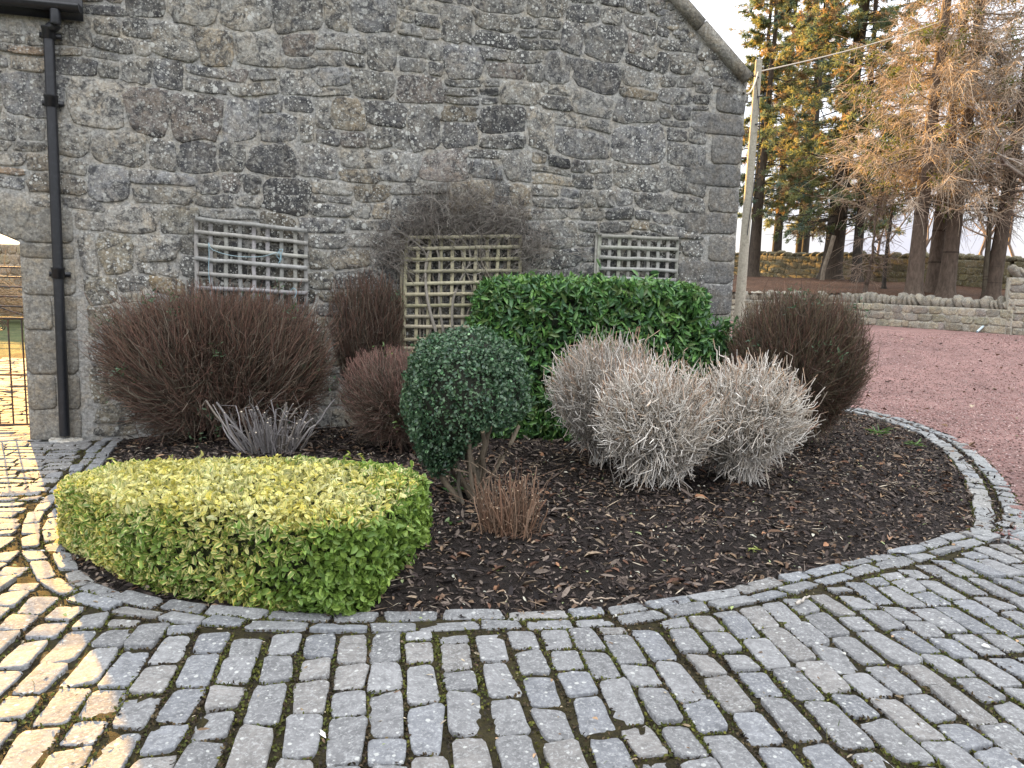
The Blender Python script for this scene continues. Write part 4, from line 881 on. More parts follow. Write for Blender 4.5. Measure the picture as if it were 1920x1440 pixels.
# ------------------------------------------------------------------ litter on the mulch, gravel stones, moss
def flat_bits(n, region, zf, L, Wd, pal, up=.18, box_=(-4, 5, 3, 11.2)):
    x = rng.uniform(box_[0], box_[1], n * 2); y = rng.uniform(box_[2], box_[3], n * 2) ; k = region(x, y); x, y = x[k][:n], y[k][:n]; m = len(x)
    a = rng.uniform(0, 2 * math.pi, m); d = np.c_[np.cos(a), np.sin(a), rng.normal(0, up, m)]; nn = np.c_[rng.normal(0, .4, (m, 2)), np.ones(m)]
    l = L * rng.lognormal(0, .45, m); return np.c_[x, y, zf(x, y) + .004 + rng.random(m) * .012], d, nn, l, Wd * rng.uniform(.6, 1.3, m) * (l / L) ** .5, palcol(np.array(pal), m, .7, 1.3)
bedin = lambda x, y: inside(bed_poly, x, y)
mb = MB()
leaves(mb, *flat_bits(42000, bedin, bed_z, .036, .015, [[.026, .020, .018], [.050, .038, .033], [.088, .068, .056], [.016, .013, .013], [.038, .029, .026], [.14, .112, .092]], .45), fold=.1, curl=.1)
leaves(mb, *flat_bits(5200, bedin, bed_z, .040, .018, [[.14, .090, .060], [.19, .13, .085], [.11, .06, .04], [.22, .17, .12]], .35), fold=.3, curl=.3)
leaves(mb, *flat_bits(4200, bedin, bed_z, .065, .0050, [[.30, .24, .17], [.22, .16, .11], [.36, .31, .24]], .12), fold=.05, curl=.05)
leaves(mb, *flat_bits(1300, bedin, bed_z, .017, .012, [[.42, .40, .33], [.34, .34, .28], [.24, .28, .14]], .3))
leaves(mb, *flat_bits(260, bedin, bed_z, .05, .030, [[.26, .14, .08], [.20, .12, .075], [.30, .20, .12]], .4), fold=.35, curl=.35)
tag(mb.build('bark_litter', M_chip), 'bark chips, straw and dead leaves strewn over the bed', 'mulch', kind='stuff')
def dist_ok(x, y): return ~bedin(x, y)
mb = MB(); pav = lambda x, y: ~bedin(x, y) & ~inside(grav_poly, x, y) & (y < 6.6)
leaves(mb, *flat_bits(900, pav, lambda x, y: .008 + 0 * x, .018, .006, [[.33, .28, .2], [.22, .17, .11], [.12, .08, .05]], .15, (-4, 4, 1.8, 6.5)))
leaves(mb, *flat_bits(130, pav, lambda x, y: .014 + 0 * x, .022, .014, [[.5, .5, .46], [.3, .2, .12], [.25, .3, .12]], .2, (-4, 4, 1.8, 6.5)))
tag(mb.build('windblown_litter', M_chip), 'scraps of straw and leaf caught between the setts', 'litter', kind='stuff')
# moss cushions in the joints
SA = np.concatenate(SETTS); SA = SA[(SA[:, 1] < 7.5) & (np.abs(SA[:, 0]) < 5.2)]; n = 130000; j = rng.integers(0, len(SA), n); a, b = SA[j, 4], SA[j, 5]; o_ = rng.uniform(.003, .014, n); sg = rng.choice([-1, 1], n); onlong = rng.random(n) < .72
lu = np.where(onlong, rng.uniform(-1, 1, n) * a, sg * (a + o_)); lv = np.where(onlong, sg * (b + o_), rng.uniform(-1, 1, n) * b); x = SA[j, 0] + SA[j, 2] * lu - SA[j, 3] * lv; y = SA[j, 1] + SA[j, 3] * lu + SA[j, 2] * lv
k = (pav(x, y) | ((edge_dist(x, y) < .42) & (x > 3.1) & (y > 5))) & (vnoise(x * 2.1, y * 2.3, 0, 5) + rng.normal(0, .5, n) > -.35); x, y = x[k], y[k]; m = len(x); mb = MB()
leaves(mb, np.c_[x, y, rng.uniform(.006, .014, m)], nrm(np.c_[rng.normal(0, .9, (m, 2)), rng.uniform(.2, 1, m)]), sphere_dirs(m, 0), rng.uniform(.008, .019, m), rng.uniform(.007, .013, m), np.where((vnoise(x * 5, y * 5, 0, 3) + rng.normal(0, .35, m) > 0)[:, None], palcol(np.array([[.070, .080, .016], [.095, .095, .020], [.055, .065, .018]]), m), palcol(np.array([[.060, .042, .024], [.035, .027, .018], [.085, .065, .035], [.022, .018, .014]]), m)))
tag(mb.build('moss', M_chip), 'olive moss cushions growing in the sett joints', 'moss', kind='stuff')
n = 1500; x = rng.uniform(-3.2, 3.6, n); y = 1.7 + 4.2 * rng.random(n); k = pav(x, y) & (vnoise(x * 1.3, y * 1.7, 0, 9) > .35); x, y = x[k], y[k]; m = len(x); mb = MB()
leaves(mb, np.c_[x, y, np.zeros(m)], nrm(np.c_[rng.normal(0, .5, (m, 2)), np.ones(m)]), sphere_dirs(m, 0), rng.uniform(.02, .055, m), .0022, palcol(np.array([[.12, .17, .05], [.2, .2, .09], [.08, .12, .04]]), m))
tag(mb.build('joint_grass', M_leaf), 'thin grass blades sprouting from sett joints', 'grass', kind='stuff')
# loose gravel: small eight-faced stones
n = 90000; r_ = 4.2 + 16 * rng.random(n) ** 1.6; x = rng.uniform(2.6, 15, n); y = rng.uniform(4.5, 20, n) ; k = inside(grav_poly, x, y) & (x < .80 * y + .6) & (rng.random(n) < np.minimum(1, (9.5 / y) ** 1.2)); x, y = x[k], y[k]; m = len(x)
o6 = np.array([[1, 0, 0], [-1, 0, 0], [0, 1, 0], [0, -1, 0], [0, 0, 1], [0, 0, -1.]]); f8 = np.array([[0, 2, 4], [2, 1, 4], [1, 3, 4], [3, 0, 4], [2, 0, 5], [1, 2, 5], [3, 1, 5], [0, 3, 5]])
sz = rng.uniform(.006, .016, (m, 1, 1)) * rng.uniform(.6, 1.3, (m, 6, 1)); an = rng.uniform(0, 6.3, m); ca, sa = np.cos(an), np.sin(an)
v = o6[None] * sz; v = np.stack([v[..., 0] * ca[:, None] - v[..., 1] * sa[:, None], v[..., 0] * sa[:, None] + v[..., 1] * ca[:, None], v[..., 2] * .8], -1) + np.c_[x, y, .018 + gz(x, y) + .006 * vnoise(x * 6, y * 6)][:, None]
lowf = (1 + .22 * vnoise(x * .55, y * .8, 0, 2) + .10 * vnoise(x * 1.9, y * 2.2, 0, 6))[:, None]; pc_ = lowf * palcol(np.array([[.26, .145, .130], [.32, .20, .18], [.21, .115, .105], [.42, .32, .295], [.275, .185, .178], [.13, .082, .075]]), m, .75, 1.2)
tag(MB().add(v.reshape(-1, 3), (f8[None] + (np.arange(m) * 6)[:, None, None]).reshape(-1, 3), np.repeat(pc_, 6, 0)).build('loose_gravel', M_pebble), 'loose red stone chips over the yard', 'gravel', kind='stuff')

# ================================================================== GATES AND WALLS SEEN THROUGH THE ARCH
def bar(mb, a, b, r, n=8, c=None): tubes(mb, np.array([[a, b]]), np.array([[r, r]]), n, c)
gx0, gx1 = JL - 2.66, JL - .03; go = -.30
t = thing('iron_gate', 'low rusty iron bar gate standing in the archway', 'gate', wp((gx0 + gx1) / 2, 0, go)); B = np.array(t.location); GH = float(W(38, 597, go)[1])
mb = MB(); bar(mb, wp(gx0, .03, go), wp(gx0, GH + .02, go), .018); bar(mb, wp(gx1, .03, go), wp(gx1, GH + .9, go), .018); bar(mb, wp(gx0, GH, go), wp(gx1, GH, go), .012); bar(mb, wp(gx0, .10, go), wp(gx1, .10, go), .012); bar(mb, wp(gx0, GH * .52, go), wp(gx1, GH * .52, go), .010); mb.build('frame', M_gate, t, B)
for s in np.arange(gx0 + .12, gx1 - .05, .115): mb = MB(); bar(mb, wp(s, .10, go), wp(s, GH, go), .0075, 6); mb.build('bar', M_gate, t, B)
for s in np.arange(gx0 + .29, gx1 - .05, .345):
    mb = MB(); a = np.linspace(0, 4.4 * math.pi, 40); r = .052 * (1 - a / a[-1] * .75); tubes(mb, np.array([[wp(s + r_ * math.cos(q), GH - .075 + r_ * math.sin(q), go) for q, r_ in zip(a, r)]]), .005, 5); mb.build('scroll', M_gate, t, B)
# long field gate across the far side of the close
fy = 21.0; f0, f1 = D(-260, 530, fy), D(36, 530, fy); zg0, zg1 = D(15, 574, fy)[2], D(15, 501, fy)[2]
t = thing('field_gate', 'five-barred metal field gate beyond the archway', 'gate', (f0 + f1) / 2 * [1, 1, 0]); B = np.array(t.location)
for k, z_ in enumerate(np.linspace(max(.12, zg0), zg1, 5)): mb = MB(); bar(mb, [f0[0], fy, z_], [f1[0] + .3, fy, z_], .022); mb.build('rail', M_gate, t, B)
mb = MB()
for x_ in (f0[0], (f0[0] + f1[0]) / 2, f1[0] + .3): bar(mb, [x_, fy, 0.0], [x_, fy, zg1 + .03], .028)
bar(mb, [f1[0] + .2, fy + .03, .2], [f0[0], fy + .03, zg1], .018); mb.build('gate_frame', M_gate, t, B)
# brushwood heaped behind the field gate
t = thing('brushwood_pile', 'heap of cut golden brushwood behind the field gate', 'brushwood', (f0[0] + 2, fy + 1.2, 0)); B = np.array(t.location); n = 500
st = B + np.c_[rng.uniform(-2.2, 2.8, n), rng.normal(0, .4, n), rng.uniform(.1, 1.0, n)]; e = st + nrm(np.c_[rng.normal(0, 1, n), rng.normal(0, .3, n), rng.normal(.15, .35, n)]) * rng.uniform(.5, 1.5, (n, 1)); e[:, 2] = np.abs(e[:, 2])
q = np.linspace(0, 1, 4)[None, :, None]; mb = MB(); tubes(mb, st[:, None] * (1 - q) + e[:, None] * q + rng.normal(0, .03, (n, 4, 3)), .009, 4, palcol(np.array([[.35, .24, .13], [.28, .19, .11]]), n)); mb.build('branches', M_twig, t, B)
def rubble_wall(name, label, p0, p1, h, th, z0f, col_, cope=None, n_course=5, cat='wall', cope_size=(.13, .12), zt=None, mossy=0.0):
    """straight rubble wall between two ground points, with set-on-edge cope stones as parts"""
    p0, p1 = np.array(p0, float), np.array(p1, float); L = np.linalg.norm(p1 - p0); d = (p1 - p0) / L; nrm_ = np.array([d[1], -d[0]]); B = np.r_[(p0 + p1) / 2, z0f(*((p0 + p1) / 2))]
    t = thing(name, label, cat, B); mb = MB(); n = max(3, int(L / 1.0))
    for k in range(n):
        a, b = p0 + d * (L * k / n), p0 + d * (L * (k + 1) / n); za, zb = z0f(*a), z0f(*b); V = []
        for q, z_ in ((a, za), (b, zb)):
            for o_ in (th / 2, -th / 2): V += [[*(q + nrm_ * o_), z_ - .4], [*(q + nrm_ * o_), z_ + h]]
        fs_ = [[0, 1, 5, 4], [2, 6, 7, 3], [1, 3, 7, 5]] + ([[0, 2, 3, 1]] if k == 0 else []) + ([[4, 5, 7, 6]] if k == n - 1 else []); mb.add(V, np.array(fs_), np.array(col_) * 1.05)
    for sgn in (1, -1):
        z_ = 0.0; cc, hu, hv, U_ = [], [], [], []
        for r in range(n_course):
            ch = h / n_course; s = rng.uniform(-.1, 0)
            while s < L - .06:
                w = rng.uniform(.16, .5); w = min(w, L - s)
                if s > 0 or w > .2:
                    c2 = p0 + d * (max(s, 0) + w / 2); cc.append([*(c2 + nrm_ * sgn * th / 2), z0f(*c2) + ch * (r + .5) + rng.normal(0, .01)]); hu.append(w / 2 - .008); hv.append(ch / 2 - .008)
                s += w
        N_ = len(cc); pads(mb, cc, np.r_[d, 0] * sgn, np.array([0, 0, 1.]), np.r_[nrm_ * sgn, 0], np.array(hu), np.array(hv), rng.uniform(.012, .035, N_), np.array(col_) * rng.uniform(.72, 1.25, (N_, 1)) * np.c_[np.ones(N_), rng.uniform(.95, 1.02, N_), rng.uniform(.85, 1.02, N_)], p=4, jit=.05, skew=.08, rough=.2)
    mb.build('masonry', M_yardwall, t, B, True)
    if cope:
        s = .05
        while s < L - .05:
            w = rng.uniform(*cope_size) * rng.choice([.55, .8, 1.0], p=[.3, .4, .3]); c2 = p0 + d * (s + w / 2); hh = rng.uniform(.75, 1.3) * cope; lean = rng.normal(.45, .28)
            m2 = MB(); u = nrm(np.r_[d, 0] + np.array([0, 0, lean])); up = nrm(np.array([0, 0, 1.]) - np.r_[d, 0] * lean); ph = sphere_dirs(1)[0]
            V_, U2 = np.meshgrid(np.linspace(-math.pi / 2, math.pi / 2, 8), np.linspace(0, 2 * math.pi, 12, endpoint=False), indexing='ij'); sp = boxy(np.stack([np.cos(V_) * np.cos(U2), np.cos(V_) * np.sin(U2), np.sin(V_)], -1).reshape(-1, 3), rng.uniform(2.6, 5.0))
            sp = sp * (1 + .10 * vnoise(sp[:, 0] * 3 + s * 7, sp[:, 1] * 3, sp[:, 2] * 3, s * 5))[:, None]
            X = np.array([*c2, z0f(*c2) + h + hh * .38]) + sp[:, :1] * u * (w * .54) + sp[:, 1:2] * np.r_[nrm_, 0] * (th * .52) + sp[:, 2:] * up * hh * .62
            i = np.arange(96).reshape(8, 12); a_, b_ = i[:-1], np.roll(i[:-1], -1, 1); m2.add(X, np.stack([a_, b_, np.roll(i[1:], -1, 1), i[1:]], -1).reshape(-1, 4), np.array(col_) * rng.uniform(.75, 1.05) * np.array([.9, .9, .88]))
            m2.build('cope_stone', M_yardwall, t, B, True); s += w
    return t
q0, q1 = D(-420, 520, 26)[:2], D(46, 520, 25)[:2]
rubble_wall('garden_wall', 'sandstone wall beyond the field gate seen through the arch', q0, q1 + [.9, 0], D(15, 458, 25)[2], .45, lambda x, y: 0.0, (.27, .22, .16), None, 7)
LWB, LWA = D(1868, 623, 20.6), D(1588, 604, 24.0)
gzf = lambda x, y: float(gz(np.float64(x), np.float64(y)))
rubble_wall('garden_wall', 'low rubble wall with rounded cope stones along the far side of the red gravel', LWA[:2], LWB[:2] + (LWB - LWA)[:2] * .10, D(1840, 578, 20.9)[2] - .57, .42, gzf, (.30, .285, .245), .30, 3, cope_size=(.16, .32))
rubble_wall('garden_wall', 'stretch of low rubble wall running behind the corner bush towards the building', (2.5, 22.4), LWA[:2] - [.05, .0], .66, .42, gzf, (.29, .275, .235), .25, 4, cope_size=(.18, .34))
PW0, PW1 = D(1880, 622, 20.45), D(2080, 630, 19.6)
rubble_wall('garden_wall', 'taller end of the yard wall rising beside the low wall at the right', PW0[:2], PW1[:2], D(1900, 520, 20.4)[2] - .57, .5, gzf, (.30, .285, .245), .28, 8, cope_size=(.16, .26))
# sloping shoulder of the taller wall
FW = [(8.6, 46.0), (12.4, 40.0), (15.2, 33.5), (17.6, 27.6), (22.5, 24.5)]
for k, lab in enumerate(('mossy wood wall furthest behind the conifers beside the building', 'mossy stone wall behind the conifers, lit in patches by the sun', 'mossy stone wall behind the conifers at the right', 'mossy stone wall end behind the taller yard wall')):
    rubble_wall('woodland_wall', lab, FW[k], FW[k + 1], (1.15, 1.12, 1.05, 1.05)[k], .5, lambda x, y: float(wf(np.float64(x), np.float64(y))) - .08, (.17, .15, .085), .16, 4, cope_size=(.3, .6))
mb = MB(); a, b = D(1832, 622, 20.55), D(1850, 606, 20.75); bar(mb, a, b, .028, 10, np.array([[.55, .66, .72]])); tag(mb.build('plastic_pipe', M_rope, None, a, True), 'short pale blue pipe leaning against the low wall', 'pipe')

# ================================================================== POLE AND CABLE
pt_, pb_ = D(1423, 113, 13.6), D(1389, 548, 13.6); pdir = (pt_ - pb_) / (pt_[2] - pb_[2]); p0 = pb_ - pdir * (pb_[2] - .1)
t = thing('utility_pole', 'weathered grey wooden pole standing at the corner of the building', 'pole', p0)
mb = MB(); q = np.linspace(0, 1, 14)[:, None]; P = p0 + (pt_ - p0) * q; tubes(mb, P[None], np.linspace(.096, .056, 14)[None], 14, np.array([[.33, .31, .25]]), cap=(.4, .37, .3)); mb.build('pole', M_timber, t, p0, True)
for f_, side in ((.80, 1), (.885, 1), (.945, -1)):
    c = p0 + (pt_ - p0) * f_; mb = MB(); bar(mb, c + [0, -.07, 0], c + [.12 * side, -.09, .02], .012, 6); bar(mb, c + [.12 * side, -.09, .02], c + [.12 * side, -.09, .07], .016, 8); mb.build('bracket', M_pipe, t, p0)
mb = MB(); P = catmull([p0 + (pt_ - p0) * .45 + [-.0, -.11, 0], p0 + (pt_ - p0) * .7 + [.085, -.06, 0], p0 + (pt_ - p0) * .82 + [.06, -.08, 0], p0 + (pt_ - p0) * .93 + [-.04, -.09, 0]], 8); tubes(mb, P[None], .008, 5); mb.build('cable_run', M_pipe, t, p0)
wa = p0 + (pt_ - p0) * .965; we = D(1790, 30, 24.0); q = np.linspace(0, 1, 24)[:, None]; P = wa + (we - wa) * q; P[:, 2] -= .10 * (1 - (2 * q[:, 0] - 1) ** 2); mb = MB(); tubes(mb, P[None], .013, 6, np.array([[.45, .40, .33]])); tag(mb.build('overhead_cable', M_rope, None, wa, True), 'sagging overhead cable from the pole top up into the trees', 'cable')
wb = wp(SR - .05, ZR - .15, .05); P = wa + (wb - wa) * q; P[:, 2] -= .12 * (1 - (2 * q[:, 0] - 1) ** 2); mb = MB(); tubes(mb, P[None], .012, 6, np.array([[.42, .38, .32]])); tag(mb.build('overhead_cable', M_rope, None, wa, True), 'short cable between the pole and the eaves corner', 'cable')

# ================================================================== TREES
BK = np.array([[.050, .042, .034], [.065, .052, .040], [.055, .048, .040]]); BKL = np.array([[.095, .072, .055], [.115, .088, .068], [.085, .072, .052]])
def trunk_path(base, H_, lean, K=14, wob=.06):
    q = np.linspace(0, 1, K)[:, None]; P = np.array(base) + np.c_[lean[0] * q, lean[1] * q, H_ * q]; P[1:-1, :2] += np.cumsum(rng.normal(0, wob * .4, (K - 2, 2)), 0); return P
def flared(mb, P, r, H_, c, sides=12):
    """trunk tube with root flare and bark ridges"""
    K = len(P); R = r * (1 - .82 * np.linspace(0, 1, K) ** .9); Q = np.vstack([P[0] - [0, 0, .25], P[0], P[0] + (P[1] - P[0]) * .18, P[0] + (P[1] - P[0]) * .5, P[1:]]); RR = np.r_[r * 1.75, r * 1.45, r * 1.12, r * 1.0, R[1:]]
    tubes(mb, Q[None], RR[None] * (1 + rng.normal(0, .03, (1, len(RR)))), sides, np.array([c])); return R
def conifer(label, base, r, H_, lean, crown0, blen, nb, needles, pal, deadpal, foliage_from=.0, group='conifers in the wood', spray=.14, az_bias=None, droop=.28, dens=1.0):
    t = thing('conifer_tree', label, 'tree', base, group); B = np.array(base); P = trunk_path(B, H_, lean); mb = MB(); R = flared(mb, P, r, H_, BK[rng.integers(0, 3)] * rng.uniform(.8, 1.2)); mb.build('trunk', M_bark, t, B, True)
    h = crown0 + (1 - crown0) * np.sort(rng.random(nb)) ** 1.0 * .97; az = rng.uniform(0, 2 * math.pi, nb); hz = h * (len(P) - 1); lo = np.minimum(hz.astype(int), len(P) - 2); fr = (hz - lo)[:, None]; st = P[lo] * (1 - fr) + P[lo + 1] * fr
    L = blen * (1 - .78 * np.clip((h - crown0) / (1 - crown0), 0, 1) ** 1.1) * rng.uniform(.6, 1.15, nb) * (.7 + .3 * smooth(0, .15, h - crown0)); K = 7; q = np.linspace(0, 1, K)[None, :, None]
    up0 = rng.normal(.12, .16, nb) + .35 * smooth(.5, 1, h); dirs = np.c_[np.cos(az), np.sin(az), up0]; Q = st[:, None] + dirs[:, None] * L[:, None, None] * q; Q[..., 2] -= (droop * L[:, None] * (q[..., 0] ** 1.8)) ; Q[..., 2] += (.16 * L[:, None] * smooth(.6, 1, q[..., 0])); Q += rng.normal(0, .05, Q.shape) * q
    mb = MB(); tubes(mb, Q, (.012 + .020 * L[:, None] / blen) * np.linspace(1, .25, K)[None], 4, palcol(BK, nb, .7, 1.1)); mb.build('branches', M_bark, t, B, True)
    # side shoots, then sprays of needles along them
    m = int(nb * 15 * dens); j = rng.integers(0, nb, m); f = rng.uniform(.18, 1.0, m) ** .8; fi = f * (K - 1); l0 = np.minimum(fi.astype(int), K - 2); fr = (fi - l0)[:, None]; s0 = Q[j, l0] * (1 - fr) + Q[j, l0 + 1] * fr
    ax = nrm(Q[j, l0 + 1] - Q[j, l0]); sd = nrm(np.cross(ax, [0, 0, 1.])) * rng.choice([-1, 1], m)[:, None]; ll = (.16 + .30 * L[j] * (1.08 - f) * .55) * rng.uniform(.6, 1.3, m); dd = nrm(ax * rng.uniform(.4, 1.1, (m, 1)) + sd * rng.uniform(.3, 1.0, (m, 1)) + np.c_[rng.normal(0, .15, (m, 2)), rng.normal(-.18, .3, m)])
    e = s0 + dd * ll[:, None]; e[:, 2] -= .25 * ll; q3 = np.linspace(0, 1, 3)[None, :, None]; S = s0[:, None] * (1 - q3) + e[:, None] * q3; S[:, 1, 2] += .06 * ll
    mb = MB(); tubes(mb, S, .007 * np.linspace(1, .5, 3)[None], 3, palcol(BK * 1.1, m)); mb.build('shoots', M_twig, t, B)
    live = (h[j] > foliage_from + rng.normal(0, .05, m)) & (rng.random(m) < .93)
    S = S[live]; dd = dd[live]; mm = len(S); ll = ll[live]
    n = int(needles * mm); k = rng.integers(0, mm, n); f = rng.uniform(.05, 1.05, n)[:, None]; p = S[k, 0] * (1 - f) + S[k, 2] * f + rng.normal(0, .015, (n, 3))
    nd = nrm(dd[k] * .8 + rng.normal(0, .65, (n, 3))); brown = rng.random(mm) < deadpal[1]; tone = palcol(np.array(pal), mm, .75, 1.25); dead = palcol(np.array(deadpal[0]), mm, .75, 1.25); cc = np.where(brown[:, None], dead, tone)[k] * rng.uniform(.8, 1.2, (n, 1))
    mb = MB(); leaves(mb, p, nd, sphere_dirs(n), spray * rng.uniform(.6, 1.2, n), spray * .15, cc, .3, .1); mb.build('needles', M_needle, t, B); return t
PG = [[.17, .225, .125], [.21, .25, .115], [.15, .215, .165], [.26, .28, .115], [.31, .29, .125]]; DP = ([[.36, .25, .13], [.40, .29, .16], [.30, .21, .12]], .22)
def site(px, py): p = on_floor(px, py); return (p[0], p[1], float(wf(p[0], p[1])))
def rad(px_w, base): return .86 * px_w / 2 / F * base[1]
trees = [  # label, base pixel, trunk width px, height, crown start, branch length, branches
    ('dark conifer nearest the building, its trunk beside the pole', (1411, 518), 24, 14, .30, 3.2, 60),
    ('conifer with a straight dark trunk, second from the building', (1452, 512), 22, 15, .28, 3.4, 70),
    ('conifer with golden lower shoots, third from the building', (1499, 516), 26, 15, .26, 3.2, 75),
    ('thickest conifer trunk with two stems at its foot, open branched crown', (1556, 523), 42, 18, .17, 4.6, 110),
    ('slender conifer just right of the thickest trunk', (1606, 528), 22, 14, .22, 2.8, 60)]
for lab, bp, w, H_, c0_, bl, nb in trees:
    b = site(*bp); conifer(lab, b, rad(w, b), H_, (rng.normal(0, .25), rng.normal(0, .2)), c0_ * .70, bl, int(nb * 1.9), 30, PG, DP, foliage_from=c0_ * .74, spray=.20, dens=.85)
b = site(1541, 526); t = thing('tree_stem', 'pale broken stem standing against the foot of the thickest conifer', 'dead stem', b); mb = MB(); P = np.array([np.array(b) + [0, 0, -.1], np.array(b) + [.05, 0, .5], np.array(b) + [.22, 0, 1.2], np.array(b) + [.34, .05, 1.75]]); tubes(mb, catmull(P, 4)[None], .085, 9, np.array([[.20, .17, .13]]), cap=(.3, .24, .16)); mb.build('stem', M_bark, t, np.array(b), True)
# hidden and background conifers that close the wood towards the building
for lab, (x, y), H_ in (('conifer standing deep in the wood behind the first two trunks', (11.2, 37.0), 16), ('conifer standing deep in the wood between the third trunk and the thickest trunk', (14.6, 39.5), 17)):
    conifer(lab, (x, y, float(wf(np.float64(x), np.float64(y)))), .2, H_, (.1, .1), .30, 3.2, 60, 10, PG, DP, foliage_from=.33)
# larches: bare orange twigs, hanging shoots and tufts of moss
def larch(label, base, r, H_, lean, crown0, blen, nb, ntw, moss, twpal, group='larches in the wood', hang=.5, dead_low=0):
    t = thing('larch_tree', label, 'tree', base, group); B = np.array(base); P = trunk_path(B, H_, lean, wob=.05); mb = MB(); flared(mb, P, r, H_, BKL[rng.integers(0, 3)] * rng.uniform(.85, 1.1))
    for k in range(7):   # bark collars of old whorls
        f_ = rng.uniform(.02, .45) * (len(P) - 1); i_ = int(f_); c_ = P[i_] + (P[i_ + 1] - P[i_]) * (f_ - i_); rr = r * (1 - .82 * (f_ / (len(P) - 1)) ** .9); tubes(mb, np.array([[c_ + [0, 0, -.05], c_, c_ + [0, 0, .05]]]), np.array([[rr * .97, rr * rng.uniform(1.02, 1.07), rr * .97]]), 12, np.array([BKL[0] * .7]))
    mb.build('trunk', M_bark, t, B, True)
    h = crown0 + (1 - crown0) * np.sort(rng.random(nb)) * .97; az = rng.uniform(0, 2 * math.pi, nb); hz = h * (len(P) - 1); lo = np.minimum(hz.astype(int), len(P) - 2); fr = (hz - lo)[:, None]; st = P[lo] * (1 - fr) + P[lo + 1] * fr
    L = blen * (1 - .72 * np.clip((h - crown0) / (1 - crown0), 0, 1)) * rng.uniform(.6, 1.15, nb); K = 8; q = np.linspace(0, 1, K)[None, :, None]; dirs = np.c_[np.cos(az), np.sin(az), rng.normal(.10, .18, nb)]
    Q = st[:, None] + dirs[:, None] * L[:, None, None] * q; Q[..., 2] += L[:, None] * (-.30 * q[..., 0] ** 1.5 + .28 * smooth(.55, 1, q[..., 0])); Q += np.cumsum(rng.normal(0, .04, Q.shape), 1) * q
    mb = MB(); tubes(mb, Q, (.010 + .018 * L[:, None] / blen) * np.linspace(1, .3, K)[None], 4, palcol(np.array(twpal) * .55, nb)); mb.build('branches', M_bark, t, B, True)
    j = rng.integers(0, nb, ntw); f = rng.uniform(.2, 1.0, ntw) ** .8; fi = f * (K - 1); l0 = np.minimum(fi.astype(int), K - 2); fr = (fi - l0)[:, None]; s0 = Q[j, l0] * (1 - fr) + Q[j, l0 + 1] * fr
    ax = nrm(Q[j, l0 + 1] - Q[j, l0]); e = s0 + (ax * rng.uniform(0, 1, (ntw, 1)) + rng.normal(0, .6, (ntw, 3)) + np.array([0, 0, -hang])) * rng.uniform(.18, .62, (ntw, 1)); c_ = (s0 + e) / 2 + rng.normal(0, .06, (ntw, 3)); q4 = np.linspace(0, 1, 5)[None, :, None]
    T_ = s0[:, None] * (1 - q4) ** 2 + 2 * c_[:, None] * q4 * (1 - q4) + e[:, None] * q4 ** 2 + rng.normal(0, .012, (ntw, 5, 3)); mb = MB(); tubes(mb, T_, .0062 * rng.uniform(.7, 1.3, (ntw, 1)) * np.linspace(1.2, .6, 5)[None], 3, palcol(np.array(twpal), ntw)); mb.build('twigs', M_twig, t, B)
    if moss:
        n = moss * 34; cl = rng.integers(0, nb, moss); ff = rng.uniform(.25, 1, moss); k = rng.integers(0, moss, n); fi = np.clip(ff[k] + rng.normal(0, .07, n), 0, .999) * (K - 1); l0 = fi.astype(int); fr = (fi - l0)[:, None]; p = Q[cl[k], l0] * (1 - fr) + Q[cl[k], np.minimum(l0 + 1, K - 1)] * fr + rng.normal(0, .09, (n, 3))
        mb = MB(); leaves(mb, p, nrm(rng.normal(0, .7, (n, 3)) + [0, 0, -.5]), sphere_dirs(n), .15, .035, palcol(np.array([[.13, .17, .035], [.10, .14, .03], [.18, .19, .05]]), n), .3, .1); mb.build('moss_tufts', M_needle, t, B)['kind'] = 'stuff'
    return t
TO = [[.46, .355, .255], [.38, .30, .22], [.54, .44, .33], [.33, .27, .20], [.42, .36, .28]]; TG = [[.20, .15, .115], [.26, .20, .15], [.16, .12, .09]]
b = site(1712, 556); larch('larch with ringed pale bark, leftmost of the larches', b, rad(34, b), 15, (.25, 0), .18, 3.0, 120, 8200, 80, TO)
b = site(1748, 548); larch('mossy larch half hidden between the ringed larch and its stout neighbour', b, rad(30, b), 15, (.15, .2), .24, 2.8, 100, 6800, 60, TO)
b = site(1772, 557); larch('stout green-barked larch in the middle of the larches', b, rad(33, b), 16, (.4, .0), .18, 3.3, 135, 10000, 60, TO)
b = site(1858, 562); larch('tall larch rising behind the end of the low wall', b, rad(32, b), 15, (.75, .1), .19, 3.0, 115, 6500, 22, TO)
b = site(1846, 562); larch('thin pale sapling beside the trunk of the tall wall-end larch', b, rad(13, b), 7.5, (-.35, 0), .30, 1.5, 40, 900, 0, TG, group='bare saplings in the wood')
b = site(1622, 548); larch('clump of brown saplings between the conifers and the larches', b, rad(9, b), 3.2, (.2, 0), .15, .8, 26, 500, 0, TG, group='bare saplings in the wood')
# dark green low conifer boughs among the larches
for lab, bp, H_, cs_ in (('young dark green conifer behind the ringed larch', (1690, 548), 5.4, .55), ('young dark green conifer behind the stout larch', (1795, 552), 5.2, .55)):
    b = np.array(site(*bp)); b[1] += 1.2; b[2] = float(wf(b[0], b[1])); conifer(lab, tuple(b), .07, H_, (.1, 0), cs_, 1.9, 26, 16, [[.022, .062, .024], [.03, .075, .03]], ([[.05, .08, .03]], .1), foliage_from=.3, group='young conifers in the wood')
